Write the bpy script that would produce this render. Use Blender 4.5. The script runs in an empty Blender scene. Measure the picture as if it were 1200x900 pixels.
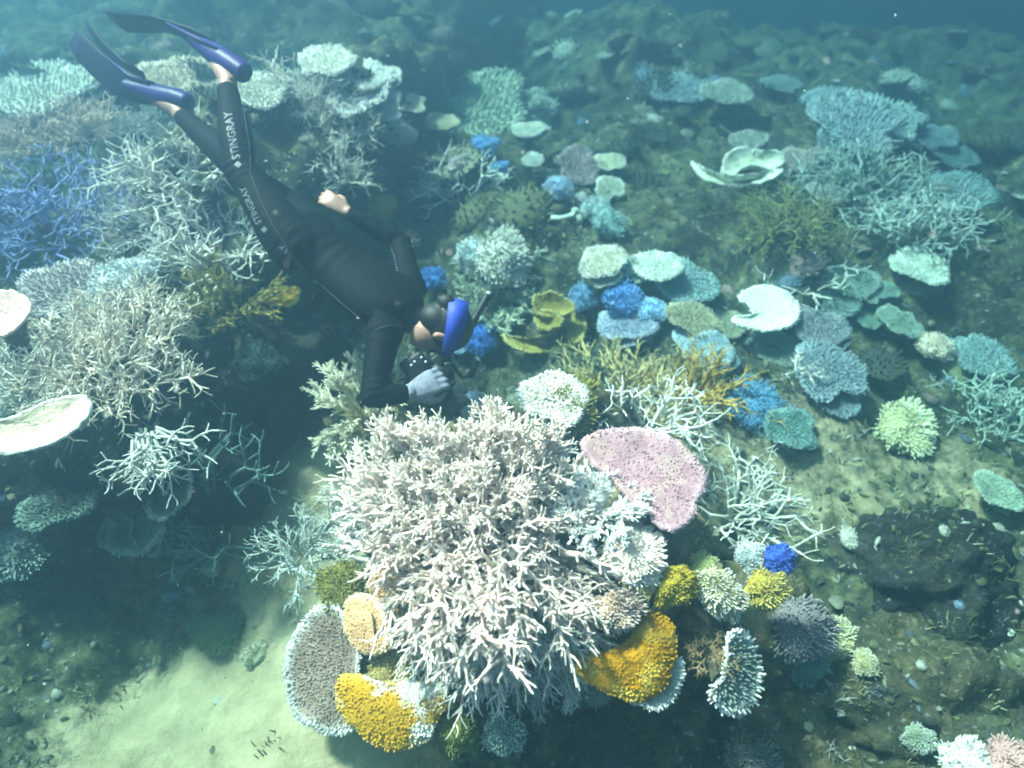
import bpy, bmesh, math, random
import numpy as np
from mathutils import Vector, Matrix, Quaternion
from mathutils.bvhtree import BVHTree

# ------------------------------------------------------------------ camera, world, sun, exposure
scene = bpy.context.scene
C = scene.collection
CAM_H = 2.6
PITCH = math.radians(45.0)
FPX = 782.0                                   # focal length in photo pixels (1200 wide)
cam_data = bpy.data.cameras.new('camera')
cam = bpy.data.objects.new('camera', cam_data)
C.objects.link(cam)
cam.location = (0, 0, CAM_H)
cam.rotation_euler = (math.pi / 2 - PITCH, 0, 0)
cam_data.sensor_fit = 'HORIZONTAL'
cam_data.angle = 2 * math.atan(600.0 / FPX)
cam_data.clip_start = 0.02
cam_data.clip_end = 300
scene.camera = cam
cam_data.dof.use_dof = True
cam_data.dof.focus_distance = 2.35
cam_data.dof.aperture_fstop = 1.3

SUN_EL = math.radians(57)
SUN_TO = Vector((-0.84, 0.54, 0)).normalized() * math.cos(SUN_EL) + Vector((0, 0, math.sin(SUN_EL)))
world = bpy.data.worlds.new('World')
scene.world = world
world.use_nodes = True
wn = world.node_tree
bg = wn.nodes['Background']
sky = wn.nodes.new('ShaderNodeTexSky')
sky.sky_type = 'NISHITA'
sky.sun_disc = False
sky.dust_density = 5.0
sky.ozone_density = 0.3
sky.air_density = 0.8
sky.sun_elevation = SUN_EL
sky.sun_rotation = math.atan2(SUN_TO.x, SUN_TO.y)
wn.links.new(sky.outputs[0], bg.inputs[0])
bg.inputs[1].default_value = 0.05
sun_data = bpy.data.lights.new('sun', 'SUN')
sun_data.energy = 5.0
sun_data.angle = math.radians(6)
sun_data.color = (1.0, 0.79, 0.65)
sun = bpy.data.objects.new('sun', sun_data)
C.objects.link(sun)
sun.rotation_euler = (-SUN_TO).to_track_quat('-Z', 'Y').to_euler()
scene.view_settings.view_transform = 'Standard'
scene.view_settings.look = 'None'
scene.view_settings.exposure = 3.4
scene.view_settings.gamma = 1
scene.cycles.use_denoising = True
scene.cycles.volume_bounces = 1
scene.cycles.max_bounces = 6
scene.cycles.diffuse_bounces = 3
scene.cycles.transparent_max_bounces = 8
scene.cycles.filter_width = 1.9

HAZE_DENSITY = 0.53
HAZE_COLOR = (0.047, 0.106, 0.155)
HAZE_ABSORB = (0.15, 0.40, 0.44)
HAZE_ANISO = 0.80

# ------------------------------------------------------------------ pixel -> direction helpers
CAMP = Vector((0, 0, CAM_H))
RV = Vector((1, 0, 0))
UV = Vector((0, math.sin(PITCH), math.cos(PITCH)))
FV = Vector((0, math.cos(PITCH), -math.sin(PITCH)))
def ray(u, v):
    return RV * ((u - 600.0) / FPX) + UV * ((450.0 - v) / FPX) + FV
def cp(u, v, t):
    return CAMP + ray(u, v) * t
def proj(p):
    d = Vector(p) - CAMP
    t = d.dot(FV)
    return 600 + FPX * d.dot(RV) / t, 450 - FPX * d.dot(UV) / t, t

# ------------------------------------------------------------------ numpy noise
def _hash(ix, iy, iz, seed):
    h = (ix.astype(np.int64) * 374761393 + iy.astype(np.int64) * 668265263 + iz.astype(np.int64) * 2147483647 + seed * 974711) & 0xffffffff
    h = ((h ^ (h >> 13)) * 1274126177) & 0xffffffff
    h = (h ^ (h >> 16)) & 0xffffffff
    return h / 4294967295.0
def vnoise(x, y, z=None, seed=0):
    x = np.asarray(x, float); y = np.asarray(y, float)
    z = np.zeros_like(x) if z is None else np.asarray(z, float)
    ix, iy, iz = np.floor(x), np.floor(y), np.floor(z)
    fx, fy, fz = x - ix, y - iy, z - iz
    fx = fx * fx * (3 - 2 * fx); fy = fy * fy * (3 - 2 * fy); fz = fz * fz * (3 - 2 * fz)
    r = 0
    for dx in (0, 1):
        for dy in (0, 1):
            for dz in (0, 1):
                w = (fx if dx else 1 - fx) * (fy if dy else 1 - fy) * (fz if dz else 1 - fz)
                r = r + w * _hash(ix + dx, iy + dy, iz + dz, seed)
    return r * 2 - 1
def fbm(x, y, z=None, seed=0, octv=4):
    a, f, s = 1.0, 1.0, 0
    for o in range(octv):
        s = s + a * vnoise(np.asarray(x) * f + 17.3 * o, np.asarray(y) * f - 9.1 * o, None if z is None else np.asarray(z) * f + 3.7 * o, seed + o)
        a *= 0.5; f *= 2.03
    return s
def smooth(a, b, x):
    t = np.clip((x - a) / (b - a), 0, 1)
    return t * t * (3 - 2 * t)

# ------------------------------------------------------------------ object helpers
def mesh_from(name, verts, faces, mat=None, tip=None, smooth_shade=True):
    me = bpy.data.meshes.new(name)
    me.from_pydata([tuple(v) for v in verts], [], [tuple(f) for f in faces])
    if tip is not None:
        at = me.attributes.new('tip', 'FLOAT', 'POINT')
        at.data.foreach_set('value', np.asarray(tip, dtype=np.float32))
    if smooth_shade:
        me.polygons.foreach_set('use_smooth', [True] * len(me.polygons))
    me.materials.append(mat)
    me.update()
    return me
def put(name, me, mat=None, parent=None, loc=(0, 0, 0), rot=None, scale=None, kind=None):
    o = bpy.data.objects.new(name, me)
    C.objects.link(o)
    if mat is not None:
        if me.materials[0] is None:
            me.materials[0] = mat
        elif me.materials[0] != mat:
            o.material_slots[0].link = 'OBJECT'
            o.material_slots[0].material = mat
    if parent is not None:
        o.parent = parent
    o.location = loc
    if rot is not None:
        o.rotation_mode = 'QUATERNION'
        o.rotation_quaternion = rot
    if scale is not None:
        o.scale = (scale,) * 3 if not hasattr(scale, '__len__') else scale
    if kind:
        o['kind'] = kind
    return o
def tag(o, label, cat, group=None):
    o['label'] = label; o['category'] = cat
    if group: o['group'] = group
    return o
def thing(name, label, cat, loc=(0, 0, 0), group=None):
    o = bpy.data.objects.new(name, None)
    C.objects.link(o)
    o.empty_display_size = 0.05
    o.location = loc
    return tag(o, label, cat, group)
class MB:
    """collects vertices, faces and a tip weight"""
    def __init__(s): s.v = []; s.f = []; s.t = []
    def add(s, v, f, t=None):
        n = len(s.v)
        s.v.extend(v); s.f.extend([tuple(i + n for i in q) for q in f])
        s.t.extend(t if t is not None else [0.0] * len(v))
    def mesh(s, name, mat=None): return mesh_from(name, s.v, s.f, mat, s.t)
def frame_of(d):
    d = Vector(d).normalized()
    a = Vector((0, 0, 1)) if abs(d.z) < 0.9 else Vector((1, 0, 0))
    x = d.cross(a).normalized()
    return x, d.cross(x).normalized(), d
def tube(mb, pts, rad, sides=6, t0=0.0, t1=1.0, cap0=False, rounded=True):
    """sweep a polyline with per-point radii, rounded end"""
    pts = [Vector(p) for p in pts]; rad = list(rad)
    n = len(pts)
    ts = [t0 + (t1 - t0) * i / max(1, n - 1) for i in range(n)]
    if rounded:
        d = (pts[-1] - pts[-2]).normalized()
        pts.append(pts[-1] + d * rad[-1] * 0.6); rad.append(rad[-1] * 0.72); ts.append(t1)
    n = len(pts)
    x = None
    V = []; F = []; T = []
    for i in range(n):
        d = (pts[min(i + 1, n - 1)] - pts[max(i - 1, 0)])
        d = d.normalized() if d.length > 1e-9 else Vector((0, 0, 1))
        if x is None: x = frame_of(d)[0]
        x = (x - d * x.dot(d))
        x = x.normalized() if x.length > 1e-6 else frame_of(d)[0]
        y = d.cross(x)
        for k in range(sides):
            a = 2 * math.pi * k / sides
            V.append(pts[i] + (x * math.cos(a) + y * math.sin(a)) * rad[i]); T.append(ts[i])
    for i in range(n - 1):
        for k in range(sides):
            k2 = (k + 1) % sides
            F.append((i * sides + k, i * sides + k2, (i + 1) * sides + k2, (i + 1) * sides + k))
    d = (pts[-1] - pts[-2]).normalized()
    V.append(pts[-1] + d * rad[-1] * 0.45); T.append(t1)
    b = (n - 1) * sides
    for k in range(sides): F.append((b + k, b + (k + 1) % sides, len(V) - 1))
    if cap0: F.append(tuple(range(sides))[::-1])
    mb.add(V, F, T)
def ellipsoid(mb, c, ax, ay, az, nu=16, nv=10):
    V = [Vector(c) - az]
    for j in range(1, nv):
        th = math.pi * j / nv - math.pi / 2
        for i in range(nu):
            a = 2 * math.pi * i / nu
            V.append(Vector(c) + ax * math.cos(a) * math.cos(th) + ay * math.sin(a) * math.cos(th) + az * math.sin(th))
    V.append(Vector(c) + az)
    F = []
    for i in range(nu):
        F.append((0, 1 + (i + 1) % nu, 1 + i))
        F.append((len(V) - 1, 1 + (nv - 2) * nu + i, 1 + (nv - 2) * nu + (i + 1) % nu))
    for j in range(nv - 2):
        for i in range(nu):
            a = 1 + j * nu + i; b = 1 + j * nu + (i + 1) % nu
            F.append((a, b, b + nu, a + nu))
    mb.add(V, F)
def loft(mb, secs, n=18):
    """secs: (centre, semi-axis vector a, semi-axis vector b); flat caps"""
    V = []; F = []
    for c, a, b in secs:
        for k in range(n):
            th = 2 * math.pi * k / n
            V.append(Vector(c) + a * math.cos(th) + b * math.sin(th))
    m = len(secs)
    for i in range(m - 1):
        for k in range(n):
            k2 = (k + 1) % n
            F.append((i * n + k, i * n + k2, (i + 1) * n + k2, (i + 1) * n + k))
    F.append(tuple(range(n))[::-1]); F.append(tuple(range((m - 1) * n, m * n)))
    mb.add(V, F)
def box(mb, c, ax, ay, az, bev=0.15):
    """bevelled box given three half-axis vectors"""
    c = Vector(c)
    bm = bmesh.new()
    bmesh.ops.create_cube(bm, size=2.0)
    lens = (ax.length, ay.length, az.length)
    for v in bm.verts: v.co = Vector((v.co.x * lens[0], v.co.y * lens[1], v.co.z * lens[2]))
    bmesh.ops.bevel(bm, geom=bm.edges[:], offset=min(lens) * bev * 2, segments=2, affect='EDGES', profile=0.6)
    M = (ax.normalized(), ay.normalized(), az.normalized())
    bm.verts.index_update()
    V = [c + M[0] * v.co.x + M[1] * v.co.y + M[2] * v.co.z for v in bm.verts]
    F = [tuple(v.index for v in f.verts) for f in bm.faces]
    bm.free()
    mb.add(V, F)

# ------------------------------------------------------------------ materials
def new_mat(name):
    m = bpy.data.materials.new(name); m.use_nodes = True
    nt = m.node_tree
    return m, nt, nt.nodes['Principled BSDF']
def N(nt, t, **kw):
    n = nt.nodes.new(t)
    for k, v in kw.items():
        if hasattr(n, k): setattr(n, k, v)
        else: n.inputs[k].default_value = v
    return n
_cm = {}
def coral_mat(base, tip=None, mott=0.35, scale=40.0, bump=0.5, patch=None, patch_scale=9.0):
    key = (tuple(base), tuple(tip) if tip else None, mott, scale, bump, patch, patch_scale)
    if key in _cm: return _cm[key]
    m, nt, bs = new_mat('coral_skin')
    L = nt.links.new
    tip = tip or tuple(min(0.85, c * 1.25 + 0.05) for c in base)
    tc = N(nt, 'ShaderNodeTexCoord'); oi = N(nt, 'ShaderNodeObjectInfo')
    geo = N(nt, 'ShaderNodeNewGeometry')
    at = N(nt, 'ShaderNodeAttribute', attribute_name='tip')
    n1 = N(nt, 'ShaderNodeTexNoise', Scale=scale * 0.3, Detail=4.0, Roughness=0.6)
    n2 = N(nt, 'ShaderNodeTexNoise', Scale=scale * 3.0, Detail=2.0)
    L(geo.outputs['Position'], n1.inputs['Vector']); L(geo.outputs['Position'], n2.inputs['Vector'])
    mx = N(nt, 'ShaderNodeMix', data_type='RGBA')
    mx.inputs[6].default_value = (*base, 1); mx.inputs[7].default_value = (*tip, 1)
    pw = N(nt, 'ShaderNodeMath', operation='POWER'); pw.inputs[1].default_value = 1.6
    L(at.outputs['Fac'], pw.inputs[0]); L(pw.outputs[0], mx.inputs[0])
    col = mx.outputs[2]
    if patch:
        n3 = N(nt, 'ShaderNodeTexNoise', Scale=patch_scale, Detail=3.0, Roughness=0.55)
        L(geo.outputs['Position'], n3.inputs['Vector'])
        rp = N(nt, 'ShaderNodeMapRange'); rp.inputs[1].default_value = 0.5; rp.inputs[2].default_value = 0.62
        L(n3.outputs['Fac'], rp.inputs[0])
        mp = N(nt, 'ShaderNodeMix', data_type='RGBA'); mp.inputs[7].default_value = (*patch, 1)
        L(rp.outputs[0], mp.inputs[0]); L(col, mp.inputs[6]); col = mp.outputs[2]
    # mottling: darker algal film in patches
    r = N(nt, 'ShaderNodeMapRange'); r.inputs[1].default_value = 0.35; r.inputs[2].default_value = 0.68
    r.inputs[3].default_value = 1.0 - mott; r.inputs[4].default_value = 1.0 + mott * 0.25
    L(n1.outputs['Fac'], r.inputs[0])
    r2 = N(nt, 'ShaderNodeMapRange'); r2.inputs[1].default_value = 0.3; r2.inputs[2].default_value = 0.7
    r2.inputs[3].default_value = 0.85; r2.inputs[4].default_value = 1.1
    L(n2.outputs['Fac'], r2.inputs[0])
    mu = N(nt, 'ShaderNodeMath', operation='MULTIPLY'); L(r.outputs[0], mu.inputs[0]); L(r2.outputs[0], mu.inputs[1])
    hs = N(nt, 'ShaderNodeHueSaturation')
    rr = N(nt, 'ShaderNodeMapRange'); rr.inputs[3].default_value = 0.88; rr.inputs[4].default_value = 1.1
    L(oi.outputs['Random'], rr.inputs[0]); mu2 = N(nt, 'ShaderNodeMath', operation='MULTIPLY')
    L(mu.outputs[0], mu2.inputs[0]); L(rr.outputs[0], mu2.inputs[1])
    L(col, hs.inputs['Color']); L(mu2.outputs[0], hs.inputs['Value'])
    L(hs.outputs['Color'], bs.inputs['Base Color'])
    bs.inputs['Roughness'].default_value = 0.85
    bs.inputs['Specular IOR Level'].default_value = 0.08
    bp = N(nt, 'ShaderNodeBump', Strength=bump, Distance=0.004)
    n4 = N(nt, 'ShaderNodeTexVoronoi', Scale=scale * 5)
    L(geo.outputs['Position'], n4.inputs['Vector'])
    L(n4.outputs['Distance'], bp.inputs['Height']); L(bp.outputs['Normal'], bs.inputs['Normal'])
    tr = N(nt, 'ShaderNodeBsdfTranslucent'); L(hs.outputs['Color'], tr.inputs['Color'])
    mxs = N(nt, 'ShaderNodeMixShader'); mxs.inputs[0].default_value = 0.22
    L(bs.outputs[0], mxs.inputs[1]); L(tr.outputs[0], mxs.inputs[2]); L(mxs.outputs[0], nt.nodes['Material Output'].inputs['Surface'])
    _cm[key] = m
    return m
def rock_mat(c1, c2, c3, fleck=(0.35, 0.36, 0.38), fleck_amt=0.6, scale=6.0):
    m, nt, bs = new_mat('reef_rock_skin')
    L = nt.links.new
    geo = N(nt, 'ShaderNodeNewGeometry')
    n1 = N(nt, 'ShaderNodeTexNoise', Scale=scale * 0.5, Detail=6.0, Roughness=0.65)
    n2 = N(nt, 'ShaderNodeTexNoise', Scale=scale * 3.1, Detail=5.0, Roughness=0.7)
    n3 = N(nt, 'ShaderNodeTexNoise', Scale=scale * 7, Detail=3.0, Roughness=0.6)
    for n in (n1, n2, n3): L(geo.outputs['Position'], n.inputs['Vector'])
    cr = N(nt, 'ShaderNodeValToRGB')
    cr.color_ramp.elements[0].position = 0.34; cr.color_ramp.elements[0].color = (*c1, 1)
    cr.color_ramp.elements[1].position = 0.66; cr.color_ramp.elements[1].color = (*c3, 1)
    e = cr.color_ramp.elements.new(0.5); e.color = (*c2, 1)
    mixn = N(nt, 'ShaderNodeMix', data_type='FLOAT'); mixn.inputs[0].default_value = 0.5
    L(n1.outputs['Fac'], mixn.inputs[2]); L(n2.outputs['Fac'], mixn.inputs[3]); L(mixn.outputs[0], cr.inputs['Fac'])
    fr = N(nt, 'ShaderNodeMapRange'); fr.inputs[1].default_value = 0.6; fr.inputs[2].default_value = 0.75; fr.inputs[4].default_value = fleck_amt
    L(n3.outputs['Fac'], fr.inputs[0])
    mx = N(nt, 'ShaderNodeMix', data_type='RGBA'); mx.inputs[7].default_value = (*fleck, 1)
    L(fr.outputs[0], mx.inputs[0]); L(cr.outputs['Color'], mx.inputs[6])
    L(mx.outputs[2], bs.inputs['Base Color'])
    bs.inputs['Roughness'].default_value = 0.95; bs.inputs['Specular IOR Level'].default_value = 0.05
    bp = N(nt, 'ShaderNodeBump', Strength=0.9, Distance=0.03)
    L(n2.outputs['Fac'], bp.inputs['Height']); L(bp.outputs['Normal'], bs.inputs['Normal'])
    return m
def simple_mat(name, col, rough=0.5, spec=0.4, noise=0.2, scale=30.0, bump=0.1):
    m, nt, bs = new_mat(name)
    L = nt.links.new
    geo = N(nt, 'ShaderNodeNewGeometry')
    n = N(nt, 'ShaderNodeTexNoise', Scale=scale, Detail=4.0); L(geo.outputs['Position'], n.inputs['Vector'])
    r = N(nt, 'ShaderNodeMapRange'); r.inputs[1].default_value = 0.3; r.inputs[2].default_value = 0.7
    r.inputs[3].default_value = 1 - noise; r.inputs[4].default_value = 1 + noise
    L(n.outputs['Fac'], r.inputs[0])
    hs = N(nt, 'ShaderNodeHueSaturation'); hs.inputs['Color'].default_value = (*col, 1)
    L(r.outputs[0], hs.inputs['Value']); L(hs.outputs['Color'], bs.inputs['Base Color'])
    bs.inputs['Roughness'].default_value = rough; bs.inputs['Specular IOR Level'].default_value = spec
    if bump:
        bp = N(nt, 'ShaderNodeBump', Strength=bump, Distance=0.002)
        L(n.outputs['Fac'], bp.inputs['Height']); L(bp.outputs['Normal'], bs.inputs['Normal'])
    return m

WHITE = (0.80, 0.71, 0.63); WARM = (0.78, 0.62, 0.52); CREAM = (0.74, 0.64, 0.42); PALE = (0.66, 0.64, 0.56)
PINK = (0.37, 0.20, 0.235); YELLOW = (0.47, 0.225, 0.005); GOLD = (0.50, 0.32, 0.06); BLUE = (0.05, 0.11, 0.55)
LAV = (0.34, 0.36, 0.55); SKYB = (0.30, 0.45, 0.65); OLIVE = (0.17, 0.15, 0.035); TAN = (0.40, 0.31, 0.20)
BROWN = (0.26, 0.17, 0.09); GREYP = (0.30, 0.25, 0.24); GREEN = (0.22, 0.30, 0.14); PEACH = (0.72, 0.38, 0.19)
TIPW = (0.85, 0.82, 0.78)

# ------------------------------------------------------------------ seabed
def ledge_mask(x, y):
    # raised reef on the left, its edge running to the back
    ex = np.interp(y, [0.9, 1.55, 1.8, 2.2, 2.7, 3.4, 5.0, 9.0], [-2.9, -2.0, -1.40, -1.22, -1.12, -0.95, -0.6, 0.4])
    ex = ex + 0.10 * fbm(x * 1.7, y * 1.7, seed=41, octv=3)
    return smooth(0.10, -0.16, x - ex) * smooth(1.25, 1.62, y + 0.1 * vnoise(x * 3, y * 3, seed=8))
def sand_mask(x, y):
    n = 0.16 * fbm(x * 2.2, y * 2.2, seed=77, octv=4)
    d = np.sqrt(((x + 0.95) / 0.78) ** 2 + ((y - 0.80) / 0.56) ** 2) + n * 1.3
    d2 = np.sqrt(((x + 0.98) / 0.36) ** 2 + ((y - 1.60) / 0.95) ** 2) + n
    d3 = np.sqrt(((x - 0.75) / 0.45) ** 2 + ((y - 2.35) / 0.35) ** 2) + n
    d4 = np.sqrt(((x - 1.4) / 0.9) ** 2 + ((y - 2.0) / 0.46) ** 2) + n * 1.5
    return np.clip(np.maximum.reduce([smooth(1.3, 0.62, d), 0.8 * smooth(1.1, 0.7, d2), 0.5 * smooth(1.1, 0.6, d3), 0.56 * smooth(1.2, 0.6, d4)]), 0, 1)
def terrain(x, y):
    z = 0.10 * fbm(x * 0.9, y * 0.9, seed=3, octv=3)
    z = z + 0.62 * ledge_mask(x, y)
    z = z + 0.22 * smooth(2.6, 3.6, y)
    rough = 1 - 0.85 * sand_mask(x, y)
    z = z + rough * (0.09 * fbm(x * 3.1, y * 3.1, seed=5, octv=4) + 0.07 * np.abs(fbm(x * 2.3, y * 2.3, seed=6, octv=3)))
    # mounds of reef rock among the far corals
    m = fbm(x * 1.15, y * 1.15, seed=9, octv=2)
    z = z + 0.30 * np.clip(m, 0, 1.2) * smooth(2.6, 3.8, y)
    # trench at the foot of the ledge
    z = z - 0.30 * np.exp(-(((x + 1.45) / 0.60) ** 2 + ((y - 1.20) / 0.50) ** 2))
    z = z + 0.10 * np.exp(-(((x + 0.6) / 0.5) ** 2 + ((y - 0.85) / 0.35) ** 2))
    z = z - 0.18 * np.exp(-(((x - 0.3) / 0.7) ** 2 + ((y - 0.62) / 0.25) ** 2))
    # the reef falls away beyond the far corals, sooner on the right
    z = z - 0.36 * np.maximum(0, y - (7.5 - 0.9 * smooth(0.0, 3.5, x)) + 0.5 * vnoise(x * 0.7, y * 0.7, seed=61)) ** 1.15
    z = z + (1 - rough) * (0.035 * fbm(x * 4.5, y * 4.5, seed=14, octv=4) + 0.012 * np.abs(fbm(x * 11, y * 11, seed=15, octv=2)))
    z = z + 0.02 * fbm(x * 9, y * 9, seed=12, octv=3) * (0.4 + rough)
    return z
def axis(lo, a, b, hi, fine, n_out):
    mid = np.arange(a, b, fine)
    left = a - (np.linspace(1, 0, n_out, endpoint=False) ** 2) * (a - lo)
    right = b + (np.linspace(0, 1, n_out) ** 2) * (hi - b)
    return np.concatenate([left, mid, right])
xs = axis(-19, -5.2, 5.2, 19, 0.032, 40)
ys = axis(-14, 0.2, 7.0, 19, 0.030, 40)
GX, GY = np.meshgrid(xs, ys)
GZ = terrain(GX, GY)
nx, ny = len(xs), len(ys)
tv = np.stack([GX.ravel(), GY.ravel(), GZ.ravel()], 1)
ii = np.arange(nx * ny).reshape(ny, nx)
tf = np.stack([ii[:-1, :-1].ravel(), ii[:-1, 1:].ravel(), ii[1:, 1:].ravel(), ii[1:, :-1].ravel()], 1)

sm, nt, bs = new_mat('seabed_ground')
L = nt.links.new
geo = N(nt, 'ShaderNodeNewGeometry'); at = N(nt, 'ShaderNodeAttribute', attribute_name='sand')
na = N(nt, 'ShaderNodeTexNoise', Scale=3.0, Detail=7.0, Roughness=0.68)
nb = N(nt, 'ShaderNodeTexNoise', Scale=14.0, Detail=6.0, Roughness=0.7)
nc = N(nt, 'ShaderNodeTexNoise', Scale=38.0, Detail=3.0)
nd = N(nt, 'ShaderNodeTexNoise', Scale=7.0, Detail=5.0, Roughness=0.6)
for n in (na, nb, nc, nd): L(geo.outputs['Position'], n.inputs['Vector'])
mixn = N(nt, 'ShaderNodeMix', data_type='FLOAT'); mixn.inputs[0].default_value = 0.55
L(na.outputs['Fac'], mixn.inputs[2]); L(nb.outputs['Fac'], mixn.inputs[3])
cr = N(nt, 'ShaderNodeValToRGB')
cr.color_ramp.elements[0].position = 0.36; cr.color_ramp.elements[0].color = (0.012, 0.014, 0.014, 1)
cr.color_ramp.elements[1].position = 0.66; cr.color_ramp.elements[1].color = (0.19, 0.175, 0.105, 1)
e = cr.color_ramp.elements.new(0.47); e.color = (0.034, 0.037, 0.026, 1)
e = cr.color_ramp.elements.new(0.56); e.color = (0.09, 0.088, 0.046, 1)
L(mixn.outputs[0], cr.inputs['Fac'])
fr = N(nt, 'ShaderNodeMapRange'); fr.inputs[1].default_value = 0.62; fr.inputs[2].default_value = 0.74; fr.inputs[4].default_value = 0.55
L(nc.outputs['Fac'], fr.inputs[0])
mf = N(nt, 'ShaderNodeMix', data_type='RGBA'); mf.inputs[7].default_value = (0.36, 0.36, 0.36, 1)
L(fr.outputs[0], mf.inputs[0]); L(cr.outputs['Color'], mf.inputs[6])
sr = N(nt, 'ShaderNodeValToRGB')
sr.color_ramp.elements[0].position = 0.3; sr.color_ramp.elements[0].color = (0.15, 0.125, 0.07, 1)
sr.color_ramp.elements[1].position = 0.66; sr.color_ramp.elements[1].color = (0.37, 0.30, 0.19, 1)
mn2 = N(nt, 'ShaderNodeMix', data_type='FLOAT'); mn2.inputs[0].default_value = 0.4
ngr = N(nt, 'ShaderNodeTexNoise', Scale=70.0, Detail=4.0, Roughness=0.75); L(geo.outputs['Position'], ngr.inputs['Vector'])
L(nd.outputs['Fac'], mn2.inputs[2]); L(ngr.outputs['Fac'], mn2.inputs[3]); L(mn2.outputs[0], sr.inputs['Fac'])
ms = N(nt, 'ShaderNodeMix', data_type='RGBA')
ad = N(nt, 'ShaderNodeMath', operation='MULTIPLY_ADD'); ad.inputs[1].default_value = 1.5; L(nb.outputs['Fac'], ad.inputs[0])
ad2 = N(nt, 'ShaderNodeMath', operation='SUBTRACT'); ad2.inputs[1].default_value = 0.75; L(at.outputs['Fac'], ad.inputs[2]); L(ad.outputs[0], ad2.inputs[0])
sf = N(nt, 'ShaderNodeMapRange'); sf.inputs[1].default_value = 0.25; sf.inputs[2].default_value = 0.75; L(ad2.outputs[0], sf.inputs[0])
L(sf.outputs[0], ms.inputs[0]); L(mf.outputs[2], ms.inputs[6]); L(sr.outputs['Color'], ms.inputs[7])
L(ms.outputs[2], bs.inputs['Base Color'])
bs.inputs['Roughness'].default_value = 0.95; bs.inputs['Specular IOR Level'].default_value = 0.04
ng = N(nt, 'ShaderNodeTexNoise', Scale=110.0, Detail=3.0, Roughness=0.7); L(geo.outputs['Position'], ng.inputs['Vector'])
hmx = N(nt, 'ShaderNodeMath', operation='MULTIPLY_ADD'); hmx.inputs[1].default_value = 0.16; L(ng.outputs['Fac'], hmx.inputs[0]); L(nb.outputs['Fac'], hmx.inputs[2])
bp = N(nt, 'ShaderNodeBump', Strength=0.8, Distance=0.03)
L(hmx.outputs[0], bp.inputs['Height']); L(bp.outputs['Normal'], bs.inputs['Normal'])

me = bpy.data.meshes.new('seabed')
me.from_pydata(tv.tolist(), [], tf.tolist())
a_ = me.attributes.new('sand', 'FLOAT', 'POINT')
a_.data.foreach_set('value', sand_mask(GX, GY).ravel().astype(np.float32))
me.polygons.foreach_set('use_smooth', [True] * len(me.polygons))
me.materials.append(sm)
seabed = put('seabed', me); seabed['kind'] = 'structure'
BV = [tv]; BF = [tf]

# ------------------------------------------------------------------ boulders that carry the coral
def ico(sub):
    bm = bmesh.new(); bmesh.ops.create_icosphere(bm, subdivisions=sub, radius=1.0)
    bm.verts.index_update()
    v = np.array([tuple(q.co) for q in bm.verts]); f = [tuple(q.index for q in p.verts) for p in bm.faces]
    bm.free(); return v, f
ICO5, ICO5F = ico(5)
ICO4, ICO4F = ico(4)
def boulder(name, label, c, r, mat, seed, amp=0.22, freq=2.4, solid=True, cat='rock', parent=None):
    v = ICO5.copy()
    d = 1 + amp * fbm(v[:, 0] * freq + seed, v[:, 1] * freq, v[:, 2] * freq, seed=seed, octv=5)
    d += 0.10 * np.abs(fbm(v[:, 0] * freq * 2.5, v[:, 1] * freq * 2.5, v[:, 2] * freq * 2.5 + seed, seed=seed + 9, octv=3))
    v = v * d[:, None] * np.array(r)
    me = mesh_from(name, v.tolist(), ICO5F, mat)
    o = put(name, me, mat, parent, loc=c)
    if label: tag(o, label, cat)
    if solid:
        BV.append(v + np.array(c)); BF.append(np.array(ICO5F))
    return o
ROCK_A = rock_mat((0.03, 0.03, 0.022), (0.10, 0.085, 0.045), (0.24, 0.17, 0.09), (0.36, 0.31, 0.24), 0.5)
ROCK_D = rock_mat((0.006, 0.007, 0.008), (0.018, 0.018, 0.018), (0.055, 0.048, 0.035), (0.16, 0.18, 0.21), 0.45, 7.0)
ROCK_O = rock_mat((0.016, 0.017, 0.014), (0.055, 0.048, 0.028), (0.14, 0.11, 0.06), (0.34, 0.35, 0.36), 0.5, 6.0)
boulder('coral_boulder', 'tall reef boulder under the big white staghorn coral in the middle', (-0.08, 1.30, 0.26), (0.44, 0.44, 0.56), ROCK_A, 2)
boulder('coral_boulder', 'reef boulder under the pink table coral and the yellow plate', (0.40, 1.34, 0.16), (0.42, 0.42, 0.44), ROCK_A, 5)
boulder('coral_boulder', 'low reef rock carrying the small finger corals right of the blue one', (0.88, 1.22, -0.02), (0.34, 0.28, 0.26), ROCK_A, 7)
boulder('dark_boulder', 'dark algae covered boulder at the right below the green plate', (1.74, 1.44, -0.02), (0.42, 0.28, 0.24), ROCK_D, 11)
boulder('dark_boulder', 'dark blue flecked rock in the lower right corner', (1.55, 0.98, -0.12), (0.42, 0.36, 0.22), ROCK_O, 13, amp=0.3)
boulder('olive_rock', 'olive brown rock at the bottom right between the finger corals', (1.06, 0.78, -0.20), (0.36, 0.26, 0.22), ROCK_O, 17, amp=0.3)
boulder('ledge_rock', 'dark overhanging rock under the left staghorn thicket', (-1.72, 1.98, 0.22), (0.55, 0.42, 0.40), ROCK_D, 19)
boulder('ledge_rock', 'dark reef rock under the olive bush beside the diver', (-1.28, 2.55, 0.25), (0.35, 0.45, 0.36), ROCK_D, 23)
boulder('olive_rock', 'mossy rock behind the big coral under the golden antlers', (0.30, 1.98, 0.16), (0.34, 0.26, 0.36), ROCK_O, 31)
boulder('coral_boulder', 'reef boulder under the cream bush behind the diver\'s elbow', (-0.46, 1.96, 0.12), (0.32, 0.26, 0.46), ROCK_A, 37)

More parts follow.
